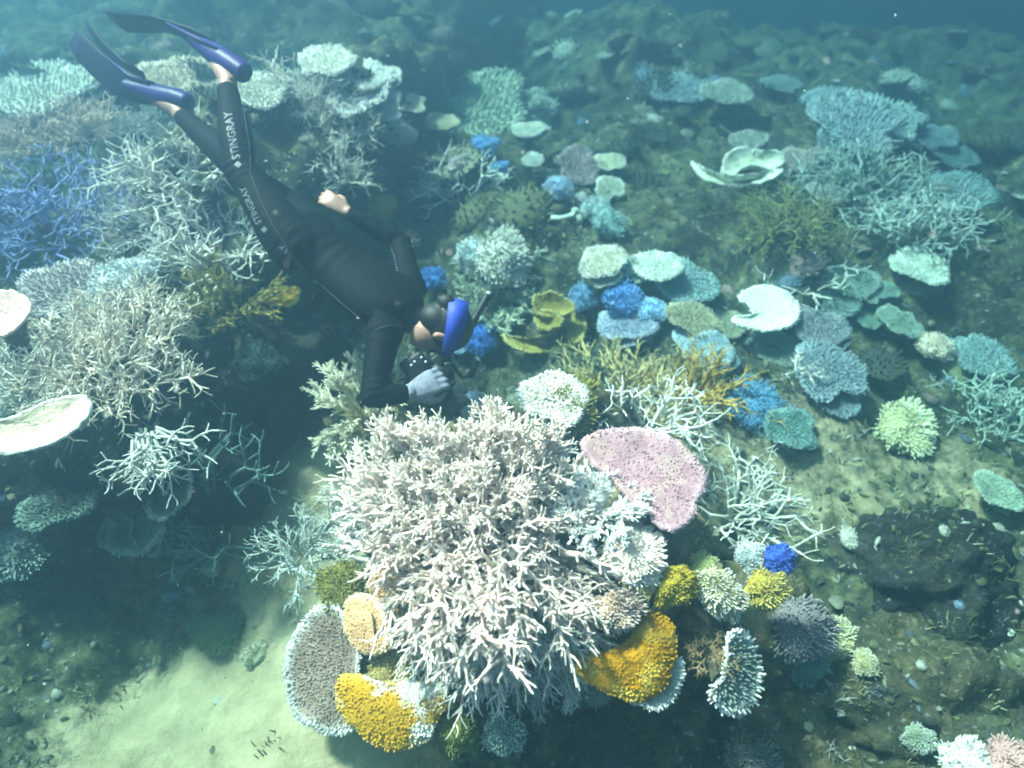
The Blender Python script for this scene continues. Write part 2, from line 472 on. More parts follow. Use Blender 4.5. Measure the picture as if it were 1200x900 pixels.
_off = 0; _V = []; _F = []
for v, f in zip(BV, BF):
    _V.append(v); _F.extend((f + _off).tolist()); _off += len(v)
BVH = BVHTree.FromPolygons(np.concatenate(_V).tolist(), _F)
del _V, _F
def ground(x, y, z=6.0):
    h = BVH.ray_cast(Vector((x, y, z)), Vector((0, 0, -1)))
    return h[0].z if h[0] else 0.0
def hit(u, v):
    r = ray(u, v)
    h = BVH.ray_cast(CAMP, r.normalized())
    return (h[0], h[1]) if h[0] else (CAMP + r * 6, Vector((0, 0, 1)))
def on_ray(u, v, lift):
    """point on the pixel's ray that hovers 'lift' above the ground below it"""
    p, n = hit(u, v)
    if lift <= 0: return p
    r = ray(u, v)
    t = (p - CAMP).dot(FV)
    best = p
    for k in range(200):
        q = CAMP + r * t
        if q.z - ground(q.x, q.y, q.z + 0.02) >= lift: return q
        best = q; t -= 0.01
    return best

# ------------------------------------------------------------------ coral building blocks
def grow(mb, rng, p, d, ln, r, lev, maxlev, cfg, sides, t0):
    n = cfg.get('seg', 4)
    pts = [p.copy()]; rad = [r]; dirs = []
    r1 = r * cfg.get('taper', 0.62)
    dd = d.copy()
    for i in range(n):
        j = Vector((rng.gauss(0, 1), rng.gauss(0, 1), rng.gauss(0, 1))) * cfg.get('jit', 0.14)
        dd = (dd + j + Vector((0, 0, 1)) * cfg.get('up', 0.05)).normalized()
        p = p + dd * ln / n
        pts.append(p.copy()); rad.append(r + (r1 - r) * (i + 1) / n); dirs.append(dd.copy())
    last = lev == maxlev
    tn = 1.0 if last else t0 + (1 - t0) * 0.35
    tube(mb, pts, rad, sides, t0, 1.0)
    if last: return
    az = rng.uniform(0, 6.28)
    for i in range(1, n + 1):
        if i < cfg.get('start', 1): continue
        k = cfg.get('kids', 1) if i < n else cfg.get('endkids', 2)
        for _ in range(k):
            if i < n and rng.random() > cfg.get('prob', 0.8): continue
            az += 2.4 + rng.uniform(-0.5, 0.5)
            an = math.radians(rng.uniform(*cfg.get('ang', (30, 58))))
            x, y, z = frame_of(dirs[i - 1])
            nd = (z * math.cos(an) + (x * math.cos(az) + y * math.sin(az)) * math.sin(an)).normalized()
            grow(mb, rng, pts[i] - dirs[i - 1] * rad[i] * 0.4, nd, ln * rng.uniform(*cfg.get('kl', (0.45, 0.7))), rad[i] * rng.uniform(0.72, 0.9), lev + 1, maxlev, cfg, sides, t0 + (1 - t0) * 0.3 * i / n)
CFG = {
    'antler': dict(seg=6, jit=0.12, up=0.05, kids=1, prob=0.85, endkids=2, ang=(24, 48), kl=(0.34, 0.56), taper=0.52, r=0.054, lv=2, sides=7, start=2),
    'bushy':  dict(seg=5, jit=0.10, up=0.06, kids=2, prob=0.85, endkids=3, ang=(24, 46), kl=(0.30, 0.50), taper=0.62, r=0.051, lv=2, sides=6, start=2),
    'fine':   dict(seg=5, jit=0.16, up=0.05, kids=1, prob=0.9, endkids=2, ang=(30, 65), kl=(0.40, 0.62), taper=0.60, r=0.036, lv=2, sides=5),
    'sparse': dict(seg=4, jit=0.16, up=0.03, kids=1, prob=0.6, endkids=2, ang=(35, 65), kl=(0.45, 0.72), taper=0.7, r=0.040, lv=2, sides=6),
}
VAR = {}
for kname, cfg in CFG.items():
    VAR[kname] = []
    for i in range(9):
        rng = random.Random(hash((kname == 'antler', kname == 'fine', kname == 'bushy', i)) & 0xffff)
        mb = MB()
        grow(mb, rng, Vector((0, 0, 0)), Vector((0, 0, 1)), 0.72, cfg['r'], 0, cfg['lv'], cfg, cfg['sides'], 0.0)
        VAR[kname].append((mb, mb.mesh('branch')))
def rot_to(d, spin):
    return Vector((0, 0, 1)).rotation_difference(Vector(d).normalized()) @ Quaternion((0, 0, 1), spin)
def finger(mb, p, d, ln, r, sides=5, t0=0.15):
    tube(mb, [p, p + d * ln * 0.5, p + d * ln], [r, r * 0.92, r * 0.62], sides, t0, 1.0)
# cushion / finger coral variants: unit radius dome with short fingers
CUSH = []
for i in range(5):
    rng = random.Random(100 + i)
    base = MB(); v = ICO4 * (1 + 0.24 * fbm(ICO4[:, 0] * 2 + i * 7, ICO4[:, 1] * 2, ICO4[:, 2] * 2, seed=50 + i, octv=3))[:, None]
    v = v * np.array([0.86, 0.86, 0.5])
    base.add([Vector(q) for q in v], ICO4F, [0.0] * len(v))
    br = MB()
    n = 520
    for k in range(n):
        zc = 1 - (k + 0.5) / n * 1.12
        a = k * 2.39996 + rng.uniform(-0.25, 0.25)
        s = math.sqrt(max(0, 1 - zc * zc))
        d = Vector((s * math.cos(a), s * math.sin(a), zc))
        f = 1 + 0.24 * float(fbm(d.x * 2 + i * 7, d.y * 2, d.z * 2, seed=50 + i, octv=3))
        p = Vector((d.x * 0.84, d.y * 0.84, d.z * 0.48)) * f
        dd = (d + Vector((0, 0, 0.35)) + Vector((rng.gauss(0, .15), rng.gauss(0, .15), rng.gauss(0, .15)))).normalized()
        finger(br, p, dd, rng.uniform(0.06, 0.17) * (1 + 0.5 * math.sin(3 * a + 5 * zc)), rng.uniform(0.025, 0.037), 4 if k > 260 else 5)
    CUSH.append((base, base.mesh('base'), br, br.mesh('branchlets')))
def plate_arrays(outline, rng, dish=0.10, thick=0.05, rings=9, rough=0.02, stem=0.45):
    """outline: list of 2-vectors in the plate's plane; top + tapering underside"""
    n = len(outline)
    mb = MB()
    V = [Vector((0, 0, 0))]; T = [0.15]
    for j in range(1, rings + 1):
        q = j / rings
        for k in range(n):
            x, y = outline[k][0] * q, outline[k][1] * q
            z = dish * q * q * (1 + 0.15 * math.sin(5 * k * 6.283 / n + 1.3) * q) + rough * rng.uniform(-1, 1)
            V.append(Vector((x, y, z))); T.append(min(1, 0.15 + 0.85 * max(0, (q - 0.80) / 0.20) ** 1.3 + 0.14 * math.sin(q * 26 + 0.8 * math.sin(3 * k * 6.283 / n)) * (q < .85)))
    F = []
    for k in range(n): F.append((0, 1 + k, 1 + (k + 1) % n))
    for j in range(rings - 1):
        for k in range(n):
            a = 1 + j * n + k; b = 1 + j * n + (k + 1) % n
            F.append((a, a + n, b + n, b))
    # underside
    last = 1 + (rings - 1) * n
    prev = last
    for q, dz in ((0.985, -thick), (0.6, -thick * 1.9), (0.2, -thick * 3.4)):
        s = len(V)
        for k in range(n):
            o = outline[k]; zt = V[last + k].z
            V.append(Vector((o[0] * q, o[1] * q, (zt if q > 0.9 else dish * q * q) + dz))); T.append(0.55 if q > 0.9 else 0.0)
        for k in range(n):
            a = prev + k; b = prev + (k + 1) % n
            F.append((a, s + k, s + (k + 1) % n, b))
        prev = s
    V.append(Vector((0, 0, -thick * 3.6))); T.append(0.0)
    for k in range(n): F.append((prev + (k + 1) % n, prev + k, len(V) - 1))
    mb.add(V, F, T)
    return mb
def inside(poly, x, y):
    r = False; n = len(poly); j = n - 1
    for i in range(n):
        xi, yi = poly[i]; xj, yj = poly[j]
        if (yi > y) != (yj > y) and x < (xj - xi) * (y - yi) / (yj - yi) + xi: r = not r
        j = i
    return r
def spikes(outline, rng, spacing, ln, r, dish, rim=True, lean=0.4, sides=4):
    """short branchlets over the plate's top and a fringe round its edge"""
    mb = MB()
    xs_ = [o[0] for o in outline]; ys_ = [o[1] for o in outline]
    R = max(math.hypot(*o) for o in outline)
    y = min(ys_)
    row = 0
    # radius in each direction for the dish height
    def qof(px, py):
        a = math.atan2(py, px); best = 9; rr = R
        for o in outline:
            d = abs((math.atan2(o[1], o[0]) - a + math.pi) % (2 * math.pi) - math.pi)
            if d < best: best = d; rr = math.hypot(*o)
        return math.hypot(px, py) / rr
    while y < max(ys_):
        x = min(xs_) + (spacing / 2 if row % 2 else 0)
        while x < max(xs_):
            px = x + rng.uniform(-.42, .42) * spacing; py = y + rng.uniform(-.42, .42) * spacing
            if inside(outline, px, py):
                q = min(1, qof(px, py))
                o = Vector((px, py, 0)).normalized() if (px or py) else Vector((0, 0, 1))
                d = (Vector((0, 0, 1)) + o * lean * q * 1.6 + Vector((rng.gauss(0, .2), rng.gauss(0, .2), 0))).normalized()
                p = Vector((px, py, dish * q * q - r))
                l = ln * rng.uniform(0.6, 1.3) * (1.0 if q < .9 else 1.15)
                tube(mb, [p, p + d * l], [r, r * 0.62], sides, 0.1 + 0.75 * max(0, (q - .8) / .2) ** 1.5, 0.30 + 0.7 * max(0, (q - .8) / .2), rounded=False)
            x += spacing
        y += spacing * 0.87; row += 1
    if rim:
        n = len(outline)
        for k in range(n):
            a = Vector((*outline[k], 0)); b = Vector((*outline[(k + 1) % n], 0))
            m = max(1, int((b - a).length / (spacing * 0.55)))
            for i in range(m):
                p = a.lerp(b, (i + rng.random() * 0.6) / m) * 0.985 + Vector((0, 0, dish - r))
                o = p.normalized(); o.z = 0
                d = (o + Vector((rng.gauss(0, .25), rng.gauss(0, .25), rng.uniform(-.05, .5)))).normalized()
                tube(mb, [p, p + d * ln * rng.uniform(.7, 1.3)], [r * 1.05, r * .6], sides, 0.75, 1.0, rounded=False)
    return mb
def blob_outline(rng, n=44, irr=0.16, lobes=None):
    ph = [rng.uniform(0, 6.28) for _ in range(6)]
    am = [irr * rng.uniform(.3, 1) / (i + 1) ** 0.8 for i in range(6)]
    out = []
    for k in range(n):
        a = 2 * math.pi * k / n
        r = 1 + sum(am[i] * math.sin((i + 1) * a + ph[i]) for i in range(6))
        r *= 1 + rng.gauss(0, 0.018)
        out.append((r * math.cos(a), r * math.sin(a)))
    return out
PLATES = []
for i in range(8):
    rng = random.Random(300 + i)
    ol = blob_outline(rng, 44, 0.17 + 0.025 * i)
    pm = plate_arrays(ol, rng, 0.12 + 0.02 * (i % 3), 0.06, 9, 0.012)
    sp = spikes(ol, rng, 0.085, 0.13, 0.036, 0.12 + 0.02 * (i % 3))
    PLATES.append((pm, pm.mesh('plate'), sp, sp.mesh('branchlets')))
_stalk = MB()
loft(_stalk, [(Vector((0, 0, -1)), Vector((1.25, 0, 0)), Vector((0, 1.25, 0))), (Vector((0, 0, -.7)), Vector((.85, 0, 0)), Vector((0, .85, 0))), (Vector((0, 0, -.35)), Vector((.8, 0, 0)), Vector((0, .8, 0))), (Vector((0, 0, 0)), Vector((1.2, 0, 0)), Vector((0, 1.2, 0)))], 10)
STALK = _stalk.mesh('stalk')
STALK_M = rock_mat((0.03, 0.03, 0.025), (0.08, 0.07, 0.05), (0.16, 0.13, 0.09))
def add_stalk(root, top_local, base_world, r):
    """tapered stem from the plate down to the nearest rock"""
    tw = root.location + top_local
    d = tw - base_world
    if d.length < 0.01: return
    put('stalk', STALK, STALK_M, root, loc=top_local, rot=rot_to(d, 0), scale=(r, r, d.length + 0.02))
def nearest_down(p):
    g = Vector((p.x, p.y, ground(p.x, p.y, p.z + 0.01)))
    h = BVH.find_nearest(p)
    if h[0] is not None and (h[0] - p).length < (g - p).length * 0.75: return h[0]
    return g

prng = random.Random(7)
def table_coral(u, v, wpx, base, label, tip=None, lift=0.08, normal=None, asp=1.0, group=None, var=None, t=None, spk=True, mott=0.3, patch=None, name='table_coral', cat='coral'):
    p = cp(u, v, t) if t else on_ray(u, v, lift)
    tt = (p - CAMP).dot(FV)
    R = wpx * tt / FPX / 2
    root = thing(name, label, cat, p, group)
    i = prng.randrange(len(PLATES)) if var is None else var
    nrm = Vector(normal if normal else (prng.uniform(-.12, .12), prng.uniform(-.28, .0), 1))
    q = rot_to(nrm, prng.uniform(0, 6.28))
    m = coral_mat(base, tip, mott, patch=patch)
    s = (R / 1.03, R * asp / 1.03, R / 1.03)
    # the unit plate is turned first, then stretched across the view
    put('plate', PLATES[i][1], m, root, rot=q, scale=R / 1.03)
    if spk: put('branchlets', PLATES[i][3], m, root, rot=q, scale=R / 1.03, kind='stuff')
    for k in range(2 if wpx > 48 else (1 if wpx > 30 else 0)):      # lower tiers showing past the rim
        a = prng.uniform(0, 6.28); i2 = prng.randrange(len(PLATES)); s2 = R * prng.uniform(.42, .62)
        off = Vector((math.cos(a) * R * .62, math.sin(a) * R * .62, -R * prng.uniform(.16, .30)))
        q2 = rot_to(nrm + Vector((prng.uniform(-.25, .25), prng.uniform(-.3, .1), 0)), prng.uniform(0, 6.28))
        put('plate', PLATES[i2][1], m, root, loc=off, rot=q2, scale=s2)
        put('branchlets', PLATES[i2][3], m, root, loc=off, rot=q2, scale=s2, kind='stuff')
    add_stalk(root, nrm.normalized() * (-R * 0.18), nearest_down(p), R * 0.26)
    return root
def finger_coral(u, v, wpx, base, label, tip=TIPW, lift=0.0, normal=None, flat=1.0, group=None, t=None, var=None, mott=0.3, name='finger_coral', tall=1.0, patch=None):
    p = cp(u, v, t) if t else on_ray(u, v, lift)
    tt = (p - CAMP).dot(FV)
    R = wpx * tt / FPX / 2
    if not t: p = p - ray(u, v).normalized() * R * 0.15
    root = thing(name, label, 'coral', p, group)
    i = prng.randrange(len(CUSH)) if var is None else var
    nrm = Vector(normal if normal else (prng.uniform(-.2, .2), prng.uniform(-.45, -.1), 1))
    q = rot_to(nrm, prng.uniform(0, 6.28))
    m = coral_mat(base, tip, mott, patch=patch)
    sx, sy = prng.uniform(.88, 1.22), prng.uniform(.78, 1.05)
    put('base', CUSH[i][1], m, root, rot=q, scale=(R * sx, R * sy, R * tall))
    put('branchlets', CUSH[i][3], m, root, rot=q, scale=(R * sx, R * sy, R * tall), kind='stuff')
    nb = nearest_down(p)
    if (nb - p).length > R * 0.3: add_stalk(root, nrm.normalized() * (-R * 0.3), nb, R * 0.4)
    return root
MASS = []
for i in range(4):
    v = ICO4.copy()
    d = 1 + 0.16 * fbm(v[:, 0] * 1.6 + i * 9, v[:, 1] * 1.6, v[:, 2] * 1.6, seed=60 + i, octv=3) + 0.05 * np.abs(fbm(v[:, 0] * 6, v[:, 1] * 6, v[:, 2] * 6 + i, seed=70 + i, octv=2))
    v = v * d[:, None] * np.array([1, 1, 0.62])
    MASS.append(mesh_from('mound', v.tolist(), ICO4F, None, np.clip(v[:, 2] * 1.2, 0, 1)))
def mound_coral(u, v, wpx, base, label, tip=None, lift=0.0, group=None, t=None, sq=1.0, var=None, patch=None, name='boulder_coral', mott=0.35):
    p = cp(u, v, t) if t else on_ray(u, v, lift)
    tt = (p - CAMP).dot(FV); R = wpx * tt / FPX / 2
    i = prng.randrange(len(MASS)) if var is None else var
    o = put(name, MASS[i], coral_mat(base, tip, mott, patch=patch, bump=0.8), None, loc=p, rot=rot_to((0, -0.15, 1), prng.uniform(0, 6.28)), scale=(R, R, R * sq))
    return tag(o, label, 'coral', group)
def thicket(u, v, wpx, base, label, kind='antler', n=30, tip=None, hpx=None, size=None, up=0.7, parts=True, group=None, t=None, seed=None, mott=0.3, name='staghorn_coral', lift=0.0, spread=1.0, flat=0.55, aim=None, patch=None):
    """branching colony: n branches rooted over an elliptical patch and fanning outwards"""
    rng = random.Random(seed if seed is not None else int(u * 31 + v * 7))
    p = cp(u, v, t) if t else on_ray(u, v, lift)
    tt = (p - CAMP).dot(FV); W = wpx * tt / FPX / 2
    H = (hpx or wpx * 0.8) * tt / FPX / 2
    root = thing(name, label, 'coral', p, group) if parts else None
    m = coral_mat(base, tip, mott, patch=patch)
    s0 = size or min(W, H) * 1.15
    allb = MB()
    for k in range(n):
        a = k * 2.39996 + rng.uniform(-.3, .3); q = math.sqrt((k + .5) / n)
        lx, ly = q * math.cos(a), q * math.sin(a)
        off = Vector((lx * max(0.02, W - s0 * 0.62) , ly * max(0.02, H * 1.15 - s0 * 0.5), 0))
        if aim is None: d = Vector((lx * spread, ly * spread, up * (1.15 - flat * q)))
        else: d = Vector(aim) + Vector((lx, ly, rng.uniform(-.3, .3))) * spread
        d = (d + Vector((rng.gauss(0, .22), rng.gauss(0, .22), rng.gauss(0, .18)))).normalized()
        g = Vector((0, 0, -s0 * 0.28 + rng.uniform(-.05, .05) * s0))
        if not t: g.z = max(g.z, ground(p.x + off.x, p.y + off.y) - p.z - 0.03)
        s = s0 * rng.uniform(.8, 1.2)
        vb, vm = VAR[kind][rng.randrange(9)]
        Q = rot_to(d, rng.uniform(0, 6.28))
        if parts:
            put('branch', vm, m, root, loc=off + g, rot=Q, scale=s)
        else:
            M = Q.to_matrix()
            allb.add([M @ (w * s) + off + g for w in vb.v], vb.f, vb.t)
    if not parts:
        root = tag(put(name, allb.mesh(name), m, None, loc=p), label, 'coral', group)
    return root
def traced_plate(poly, t, normal, base, label, tip=None, spacing=0.012, ln=0.011, r=0.0042, dish=0.02, thick=0.012, mott=0.3, patch=None, name='table_coral', lean=0.4, stalk=True, center=None, bump=0.5):
    """plate whose outline was traced in the photo, set in its own plane at its own distance"""
    rng = random.Random(int(poly[0][0] * 7 + poly[0][1]))
    cu = sum(p[0] for p in poly) / len(poly); cv = sum(p[1] for p in poly) / len(poly)
    if center: cu, cv = center
    if t is None: t = (on_ray(cu, cv, 0.12) - CAMP).dot(FV)
    c = cp(cu, cv, t); n = Vector(normal).normalized()
    ex = (RV - n * RV.dot(n)).normalized(); ey = n.cross(ex)
    # resample with a little waviness
    pts = []
    m = len(poly)
    for i in range(m):
        p0, p1, p2, p3 = [Vector((*poly[(i + k - 1) % m], 0)) for k in range(4)]
        for j in range(4):
            s = j / 4
            q = 0.5 * ((2 * p1) + (p2 - p0) * s + (2 * p0 - 5 * p1 + 4 * p2 - p3) * s * s + (3 * p1 - p0 - 3 * p2 + p3) * s ** 3)
            pts.append((q.x + rng.gauss(0, .7), q.y + rng.gauss(0, .7)))
    ol = []
    for (u, v) in pts:
        d = ray(u, v); k = (c - CAMP).dot(n) / d.dot(n)
        w = CAMP + d * k - c
        ol.append((w.dot(ex), w.dot(ey)))
    area = sum(ol[i][0] * ol[(i + 1) % len(ol)][1] - ol[(i + 1) % len(ol)][0] * ol[i][1] for i in range(len(ol)))
    if area < 0: ol = ol[::-1]
    q = Matrix((ex, ey, n)).transposed().to_quaternion()
    root = thing(name, label, 'coral', c)
    mt = coral_mat(base, tip, mott, patch=patch, bump=bump)
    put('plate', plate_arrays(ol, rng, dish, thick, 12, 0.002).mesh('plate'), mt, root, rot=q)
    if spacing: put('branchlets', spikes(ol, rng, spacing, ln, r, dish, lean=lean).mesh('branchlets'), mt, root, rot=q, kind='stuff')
    if stalk:
        h = BVH.find_nearest(c - n * 0.05)
        add_stalk(root, n * -0.03, h[0], 0.05)
    return root
# ------------------------------------------------------------------ the big staghorn in the middle
big = thing('staghorn_coral', 'large bleached white staghorn coral filling the middle foreground', 'coral', (-0.08, 1.30, 0.70))
BIGM = coral_mat((0.80, 0.61, 0.52), (0.90, 0.82, 0.75), 0.18, 30.0)
BIGM2 = coral_mat((0.78, 0.56, 0.46), (0.90, 0.77, 0.71), 0.22, 30.0)
BIGM_SHADE = coral_mat((0.58, 0.52, 0.45), (0.80, 0.79, 0.76), 0.3, 30.0)  # greyer copy of the staghorn skin, shade put into the colour
rng = random.Random(11)
BC = Vector((-0.06, 1.40, 0.42))
def big_branch(u, v, kind, size, mat, tilt=(0, 0, 0), jit=0.25, d=None, sink=0.05, t=None):
    p = cp(u, v, t) if t else hit(u, v)[0]
    o = (p - BC).normalized()
    dd = Vector(d) if d else o + Vector(tilt)
    dd = (dd + Vector((rng.gauss(0, jit), rng.gauss(0, jit), rng.gauss(0, jit)))).normalized()
    vb, vm = VAR[kind][rng.randrange(9)]
    put('branch', vm, mat, big, loc=p - dd * sink - big.location, rot=rot_to(dd, rng.uniform(0, 6.28)), scale=size)
# upper dense crown
for k in range(84):
    a = k * 2.39996; q = math.sqrt((k + .5) / 84)
    u = 555 + 118 * q * math.cos(a); v = 582 + 62 * q * math.sin(a)
    big_branch(u, v, 'bushy', rng.uniform(.17, .24), BIGM, (0, 0.05, .45), 0.2)
for k in range(22):
    big_branch(rng.uniform(455, 650), rng.uniform(508, 545), 'bushy', rng.uniform(.16, .22), BIGM, (0, .25, .7), 0.15, t=rng.uniform(2.08, 2.2), sink=0.07)
# left side antlers reaching out
for k in range(34):
    u = rng.uniform(405, 500); v = rng.uniform(575, 665)
    big_branch(u, v, rng.choice(['antler', 'bushy']), rng.uniform(.20, .27), BIGM if k % 3 else BIGM2, (-.55, -.1, .15), 0.22)
# middle and lower face, heavier branches
for k in range(66):
    a = k * 2.39996; q = math.sqrt((k + .5) / 66)
    u = 572 + 92 * q * math.cos(a); v = 665 + 62 * q * math.sin(a)
    big_branch(u, v, 'antler', rng.uniform(.23, .31), BIGM2 if k % 2 else BIGM, (0.05, -.35, .30), 0.24)
for k in range(26):
    u = rng.uniform(505, 690); v = rng.uniform(715, 765)
    big_branch(u, v, 'antler', rng.uniform(.20, .27), BIGM2 if k % 2 else BIGM_SHADE, ((u - 590) / 150, -.55, -.25), 0.2, t=rng.uniform(2.12, 2.22))
# lower fringe, its shade painted in with the greyer coral colour
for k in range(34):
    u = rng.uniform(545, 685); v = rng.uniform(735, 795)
    big_branch(u, v, 'bushy', rng.uniform(.13, .19), BIGM_SHADE, ((u - 600) / 110, -.7, -.45), 0.25, t=rng.uniform(2.22, 2.34))
for k in range(16):
    big_branch(rng.uniform(640, 690), rng.uniform(640, 740), 'antler', rng.uniform(.17, .23), BIGM, (.75, -.2, .1), 0.25, t=rng.uniform(2.05, 2.2))
# the long antler that hangs free at the lower left
for (u, v, d, sz) in ((505, 700, (-.25, -.75, -.2), .26), (500, 715, (-.9, -.5, -.15), .20), (515, 705, (.05, -.8, -.45), .27), (530, 690, (.3, -.9, -.1), .28)):
    big_branch(u, v, 'antler', sz, BIGM2, jit=.06, d=d, t=2.10)

# ------------------------------------------------------------------ corals on and round the same boulder
traced_plate([(680, 520), (700, 508), (735, 503), (770, 507), (800, 525), (822, 548), (827, 562), (822, 578), (815, 590), (815, 602), (800, 618), (785, 623), (768, 615), (760, 603), (742, 598), (735, 585), (715, 560), (695, 545)],
    2.16, (0.12, -0.30, 0.95), PINK, 'dusty pink table coral right of the big white staghorn', (0.56, 0.37, 0.42), spacing=0.0115, ln=0.0065, r=0.0052, dish=0.012, center=(755, 560), patch=(0.44, 0.28, 0.28))
thicket(700, 594, 110, (0.80, 0.78, 0.74), 'bright white tufted coral under the edge of the pink table', 'bushy', n=46, tip=(0.86, 0.86, 0.85), hpx=80, t=2.12, size=0.105, up=0.8, mott=0.1, name='bush_coral')
finger_coral(740, 625, 44, CREAM, 'small pale tuft just below the pink table coral', TIPW, t=2.14, normal=(.1, -.4, 1))
finger_coral(745, 652, 72, WARM, 'white tipped finger coral below the pink table coral', TIPW, t=2.10, normal=(.15, -.5, .9))
traced_plate([(680, 785), (690, 770), (720, 765), (745, 750), (755, 718), (765, 714), (790, 728), (797, 750), (795, 775), (785, 805), (760, 822), (735, 820), (710, 810), (690, 797)],
    2.00, (0.18, -0.45, 0.87), YELLOW, 'bright yellow knobbly plate coral right of the big staghorn', (0.56, 0.30, 0.015), spacing=0.0105, ln=0.008, r=0.0052, dish=-0.035, thick=0.03, center=(756, 775), mott=0.4, patch=(0.58, 0.38, 0.06))
traced_plate([(735, 790), (770, 775), (792, 772), (798, 790), (790, 812), (775, 826), (755, 826), (735, 815)],
    2.05, (0.30, -0.45, 0.85), (0.42, 0.45, 0.42), 'grey white plate showing under the rim of the yellow plate', TIPW, spacing=0.011, ln=0.014, r=0.0045, dish=0.01)
finger_coral(722, 716, 66, (0.48, 0.30, 0.20), 'pinkish white finger coral above the yellow plate', (0.85, 0.72, 0.70), t=2.03, normal=(.35, -.55, .75))
finger_coral(748, 686, 46, (0.50, 0.40, 0.14), 'small cream finger coral between the white tuft and yellow plate', CREAM, t=2.09, normal=(.1, -.5, .9))
finger_coral(790, 686, 58, (0.30, 0.22, 0.02), 'upright olive yellow finger coral beside the cream one', (0.50, 0.40, 0.05), t=2.10, normal=(.1, -.8, .5))
finger_coral(842, 694, 64, (0.36, 0.34, 0.18), 'white finger coral with a green crown left of the yellow cushion', (0.85, 0.78, 0.74), t=2.13, normal=(.1, -.7, .7))
finger_coral(828, 668, 46, (0.24, 0.28, 0.10), 'dull green finger coral behind the green crowned white one', (0.52, 0.52, 0.30), t=2.17, normal=(0, -.4, .9))
finger_coral(896, 691, 56, (0.45, 0.34, 0.05), 'yellow cushion coral just below the deep blue tuft', (0.68, 0.58, 0.22), t=2.18, normal=(.1, -.6, .8))
finger_coral(913, 656, 44, BLUE, 'deep blue ribbed finger coral beside the yellow cushion', (0.10, 0.20, 0.70), t=2.22, normal=(.35, -.5, .7))
finger_coral(879, 651, 38, (0.40, 0.50, 0.52), 'small pale blue white tuft left of the deep blue coral', TIPW, t=2.26, normal=(0, -.4, 1))
traced_plate([(852, 742), (870, 745), (882, 765), (886, 790), (882, 815), (868, 830), (850, 832), (838, 822), (833, 806), (845, 795), (850, 770)],
    2.12, (0.45, -0.55, 0.65), (0.16, 0.22, 0.20), 'grey green crescent plate with white tips right of the yellow plate', TIPW, spacing=0.015, ln=0.020, r=0.006, dish=0.012)
thicket(832, 762, 56, BROWN, 'small dark brown twiggy coral left of the crescent plate', 'fine', n=14, tip=(0.5, 0.36, 0.2), t=2.14, size=0.075)
finger_coral(938, 738, 84, (0.20, 0.17, 0.19), 'purple grey finger coral on the low rock right of the boulder', (0.45, 0.40, 0.40), lift=0.02)
finger_coral(982, 752, 58, (0.40, 0.36, 0.16), 'cream green finger coral joined to the purple grey one', (0.80, 0.76, 0.58), lift=0.03)
finger_coral(1014, 777, 32, (0.36, 0.33, 0.16), 'little cream finger coral at the end of the low rock', (0.78, 0.72, 0.56), lift=0.02)
finger_coral(940, 775, 60, (0.10, 0.22, 0.18), 'dim teal finger coral under the purple grey one', (0.35, 0.50, 0.45), lift=0.0)
finger_coral(1076, 866, 38, (0.20, 0.26, 0.16), 'small oval white speckled coral near the bottom right', TIPW, lift=0.01)
finger_coral(1136, 902, 80, WHITE, 'white tufted coral cut by the bottom edge at the right', TIPW, lift=0.06)
finger_coral(1186, 898, 66, (0.70, 0.36, 0.34), 'salmon pink tufted coral in the bottom right corner', (0.84, 0.55, 0.52), lift=0.06)
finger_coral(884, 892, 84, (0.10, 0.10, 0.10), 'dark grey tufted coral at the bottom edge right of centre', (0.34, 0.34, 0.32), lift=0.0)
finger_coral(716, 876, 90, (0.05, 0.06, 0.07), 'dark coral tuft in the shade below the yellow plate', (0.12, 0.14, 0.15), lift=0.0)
# lower left flank
traced_plate([(395, 708), (372, 716), (350, 745), (340, 775), (343, 810), (352, 838), (375, 852), (405, 857), (432, 840), (420, 810), (425, 780), (425, 750), (410, 725)],
    2.20, (-0.55, -0.50, 0.68), (0.27, 0.17, 0.13), 'brown table coral with a white rim at the left foot of the boulder', (0.84, 0.82, 0.80), spacing=0.0115, ln=0.012, r=0.0040, dish=0.02, center=(392, 785))
traced_plate([(402, 705), (425, 699), (442, 712), (450, 738), (452, 760), (430, 769), (410, 757), (399, 735)],
    2.09, (-0.45, -0.55, 0.70), PEACH, 'peach and cream plate overlapping the brown table coral', (0.84, 0.64, 0.42), spacing=0.011, ln=0.007, r=0.0045, dish=-0.015, thick=0.025)
finger_coral(468, 722, 86, (0.40, 0.24, 0.14), 'orange brown knobbly coral behind the peach plate', (0.72, 0.50, 0.36), t=2.18, normal=(-.2, -.7, .6))
finger_coral(455, 690, 56, (0.36, 0.20, 0.08), 'small rust coloured knobbly coral under the left antlers', (0.62, 0.40, 0.24), t=2.20, normal=(-.3, -.5, .7))
traced_plate([(393, 800), (415, 795), (445, 805), (470, 800), (500, 806), (521, 805), (518, 832), (507, 852), (500, 870), (475, 880), (455, 884), (432, 875), (413, 858), (393, 835)],
    2.04, (-0.08, -0.60, 0.80), (0.58, 0.30, 0.012), 'yellow and white patched plate coral at the bottom of the boulder', (0.70, 0.42, 0.07), spacing=0.0105, ln=0.008, r=0.0052, dish=-0.03, thick=0.03, patch=(0.84, 0.80, 0.70), center=(458, 838))
finger_coral(462, 790, 70, (0.38, 0.28, 0.10), 'tan knobbly coral wedged above the yellow and white plate', (0.58, 0.46, 0.22), t=2.14, normal=(-.2, -.7, .6))
finger_coral(534, 858, 62, (0.13, 0.16, 0.03), 'dark green finger coral right of the yellow and white plate', (0.36, 0.36, 0.12), t=2.12, normal=(.1, -.7, .6))
finger_coral(590, 858, 60, (0.16, 0.26, 0.22), 'teal white finger coral under the staghorn fringe', (0.70, 0.78, 0.74), t=2.16, normal=(.2, -.6, .6))
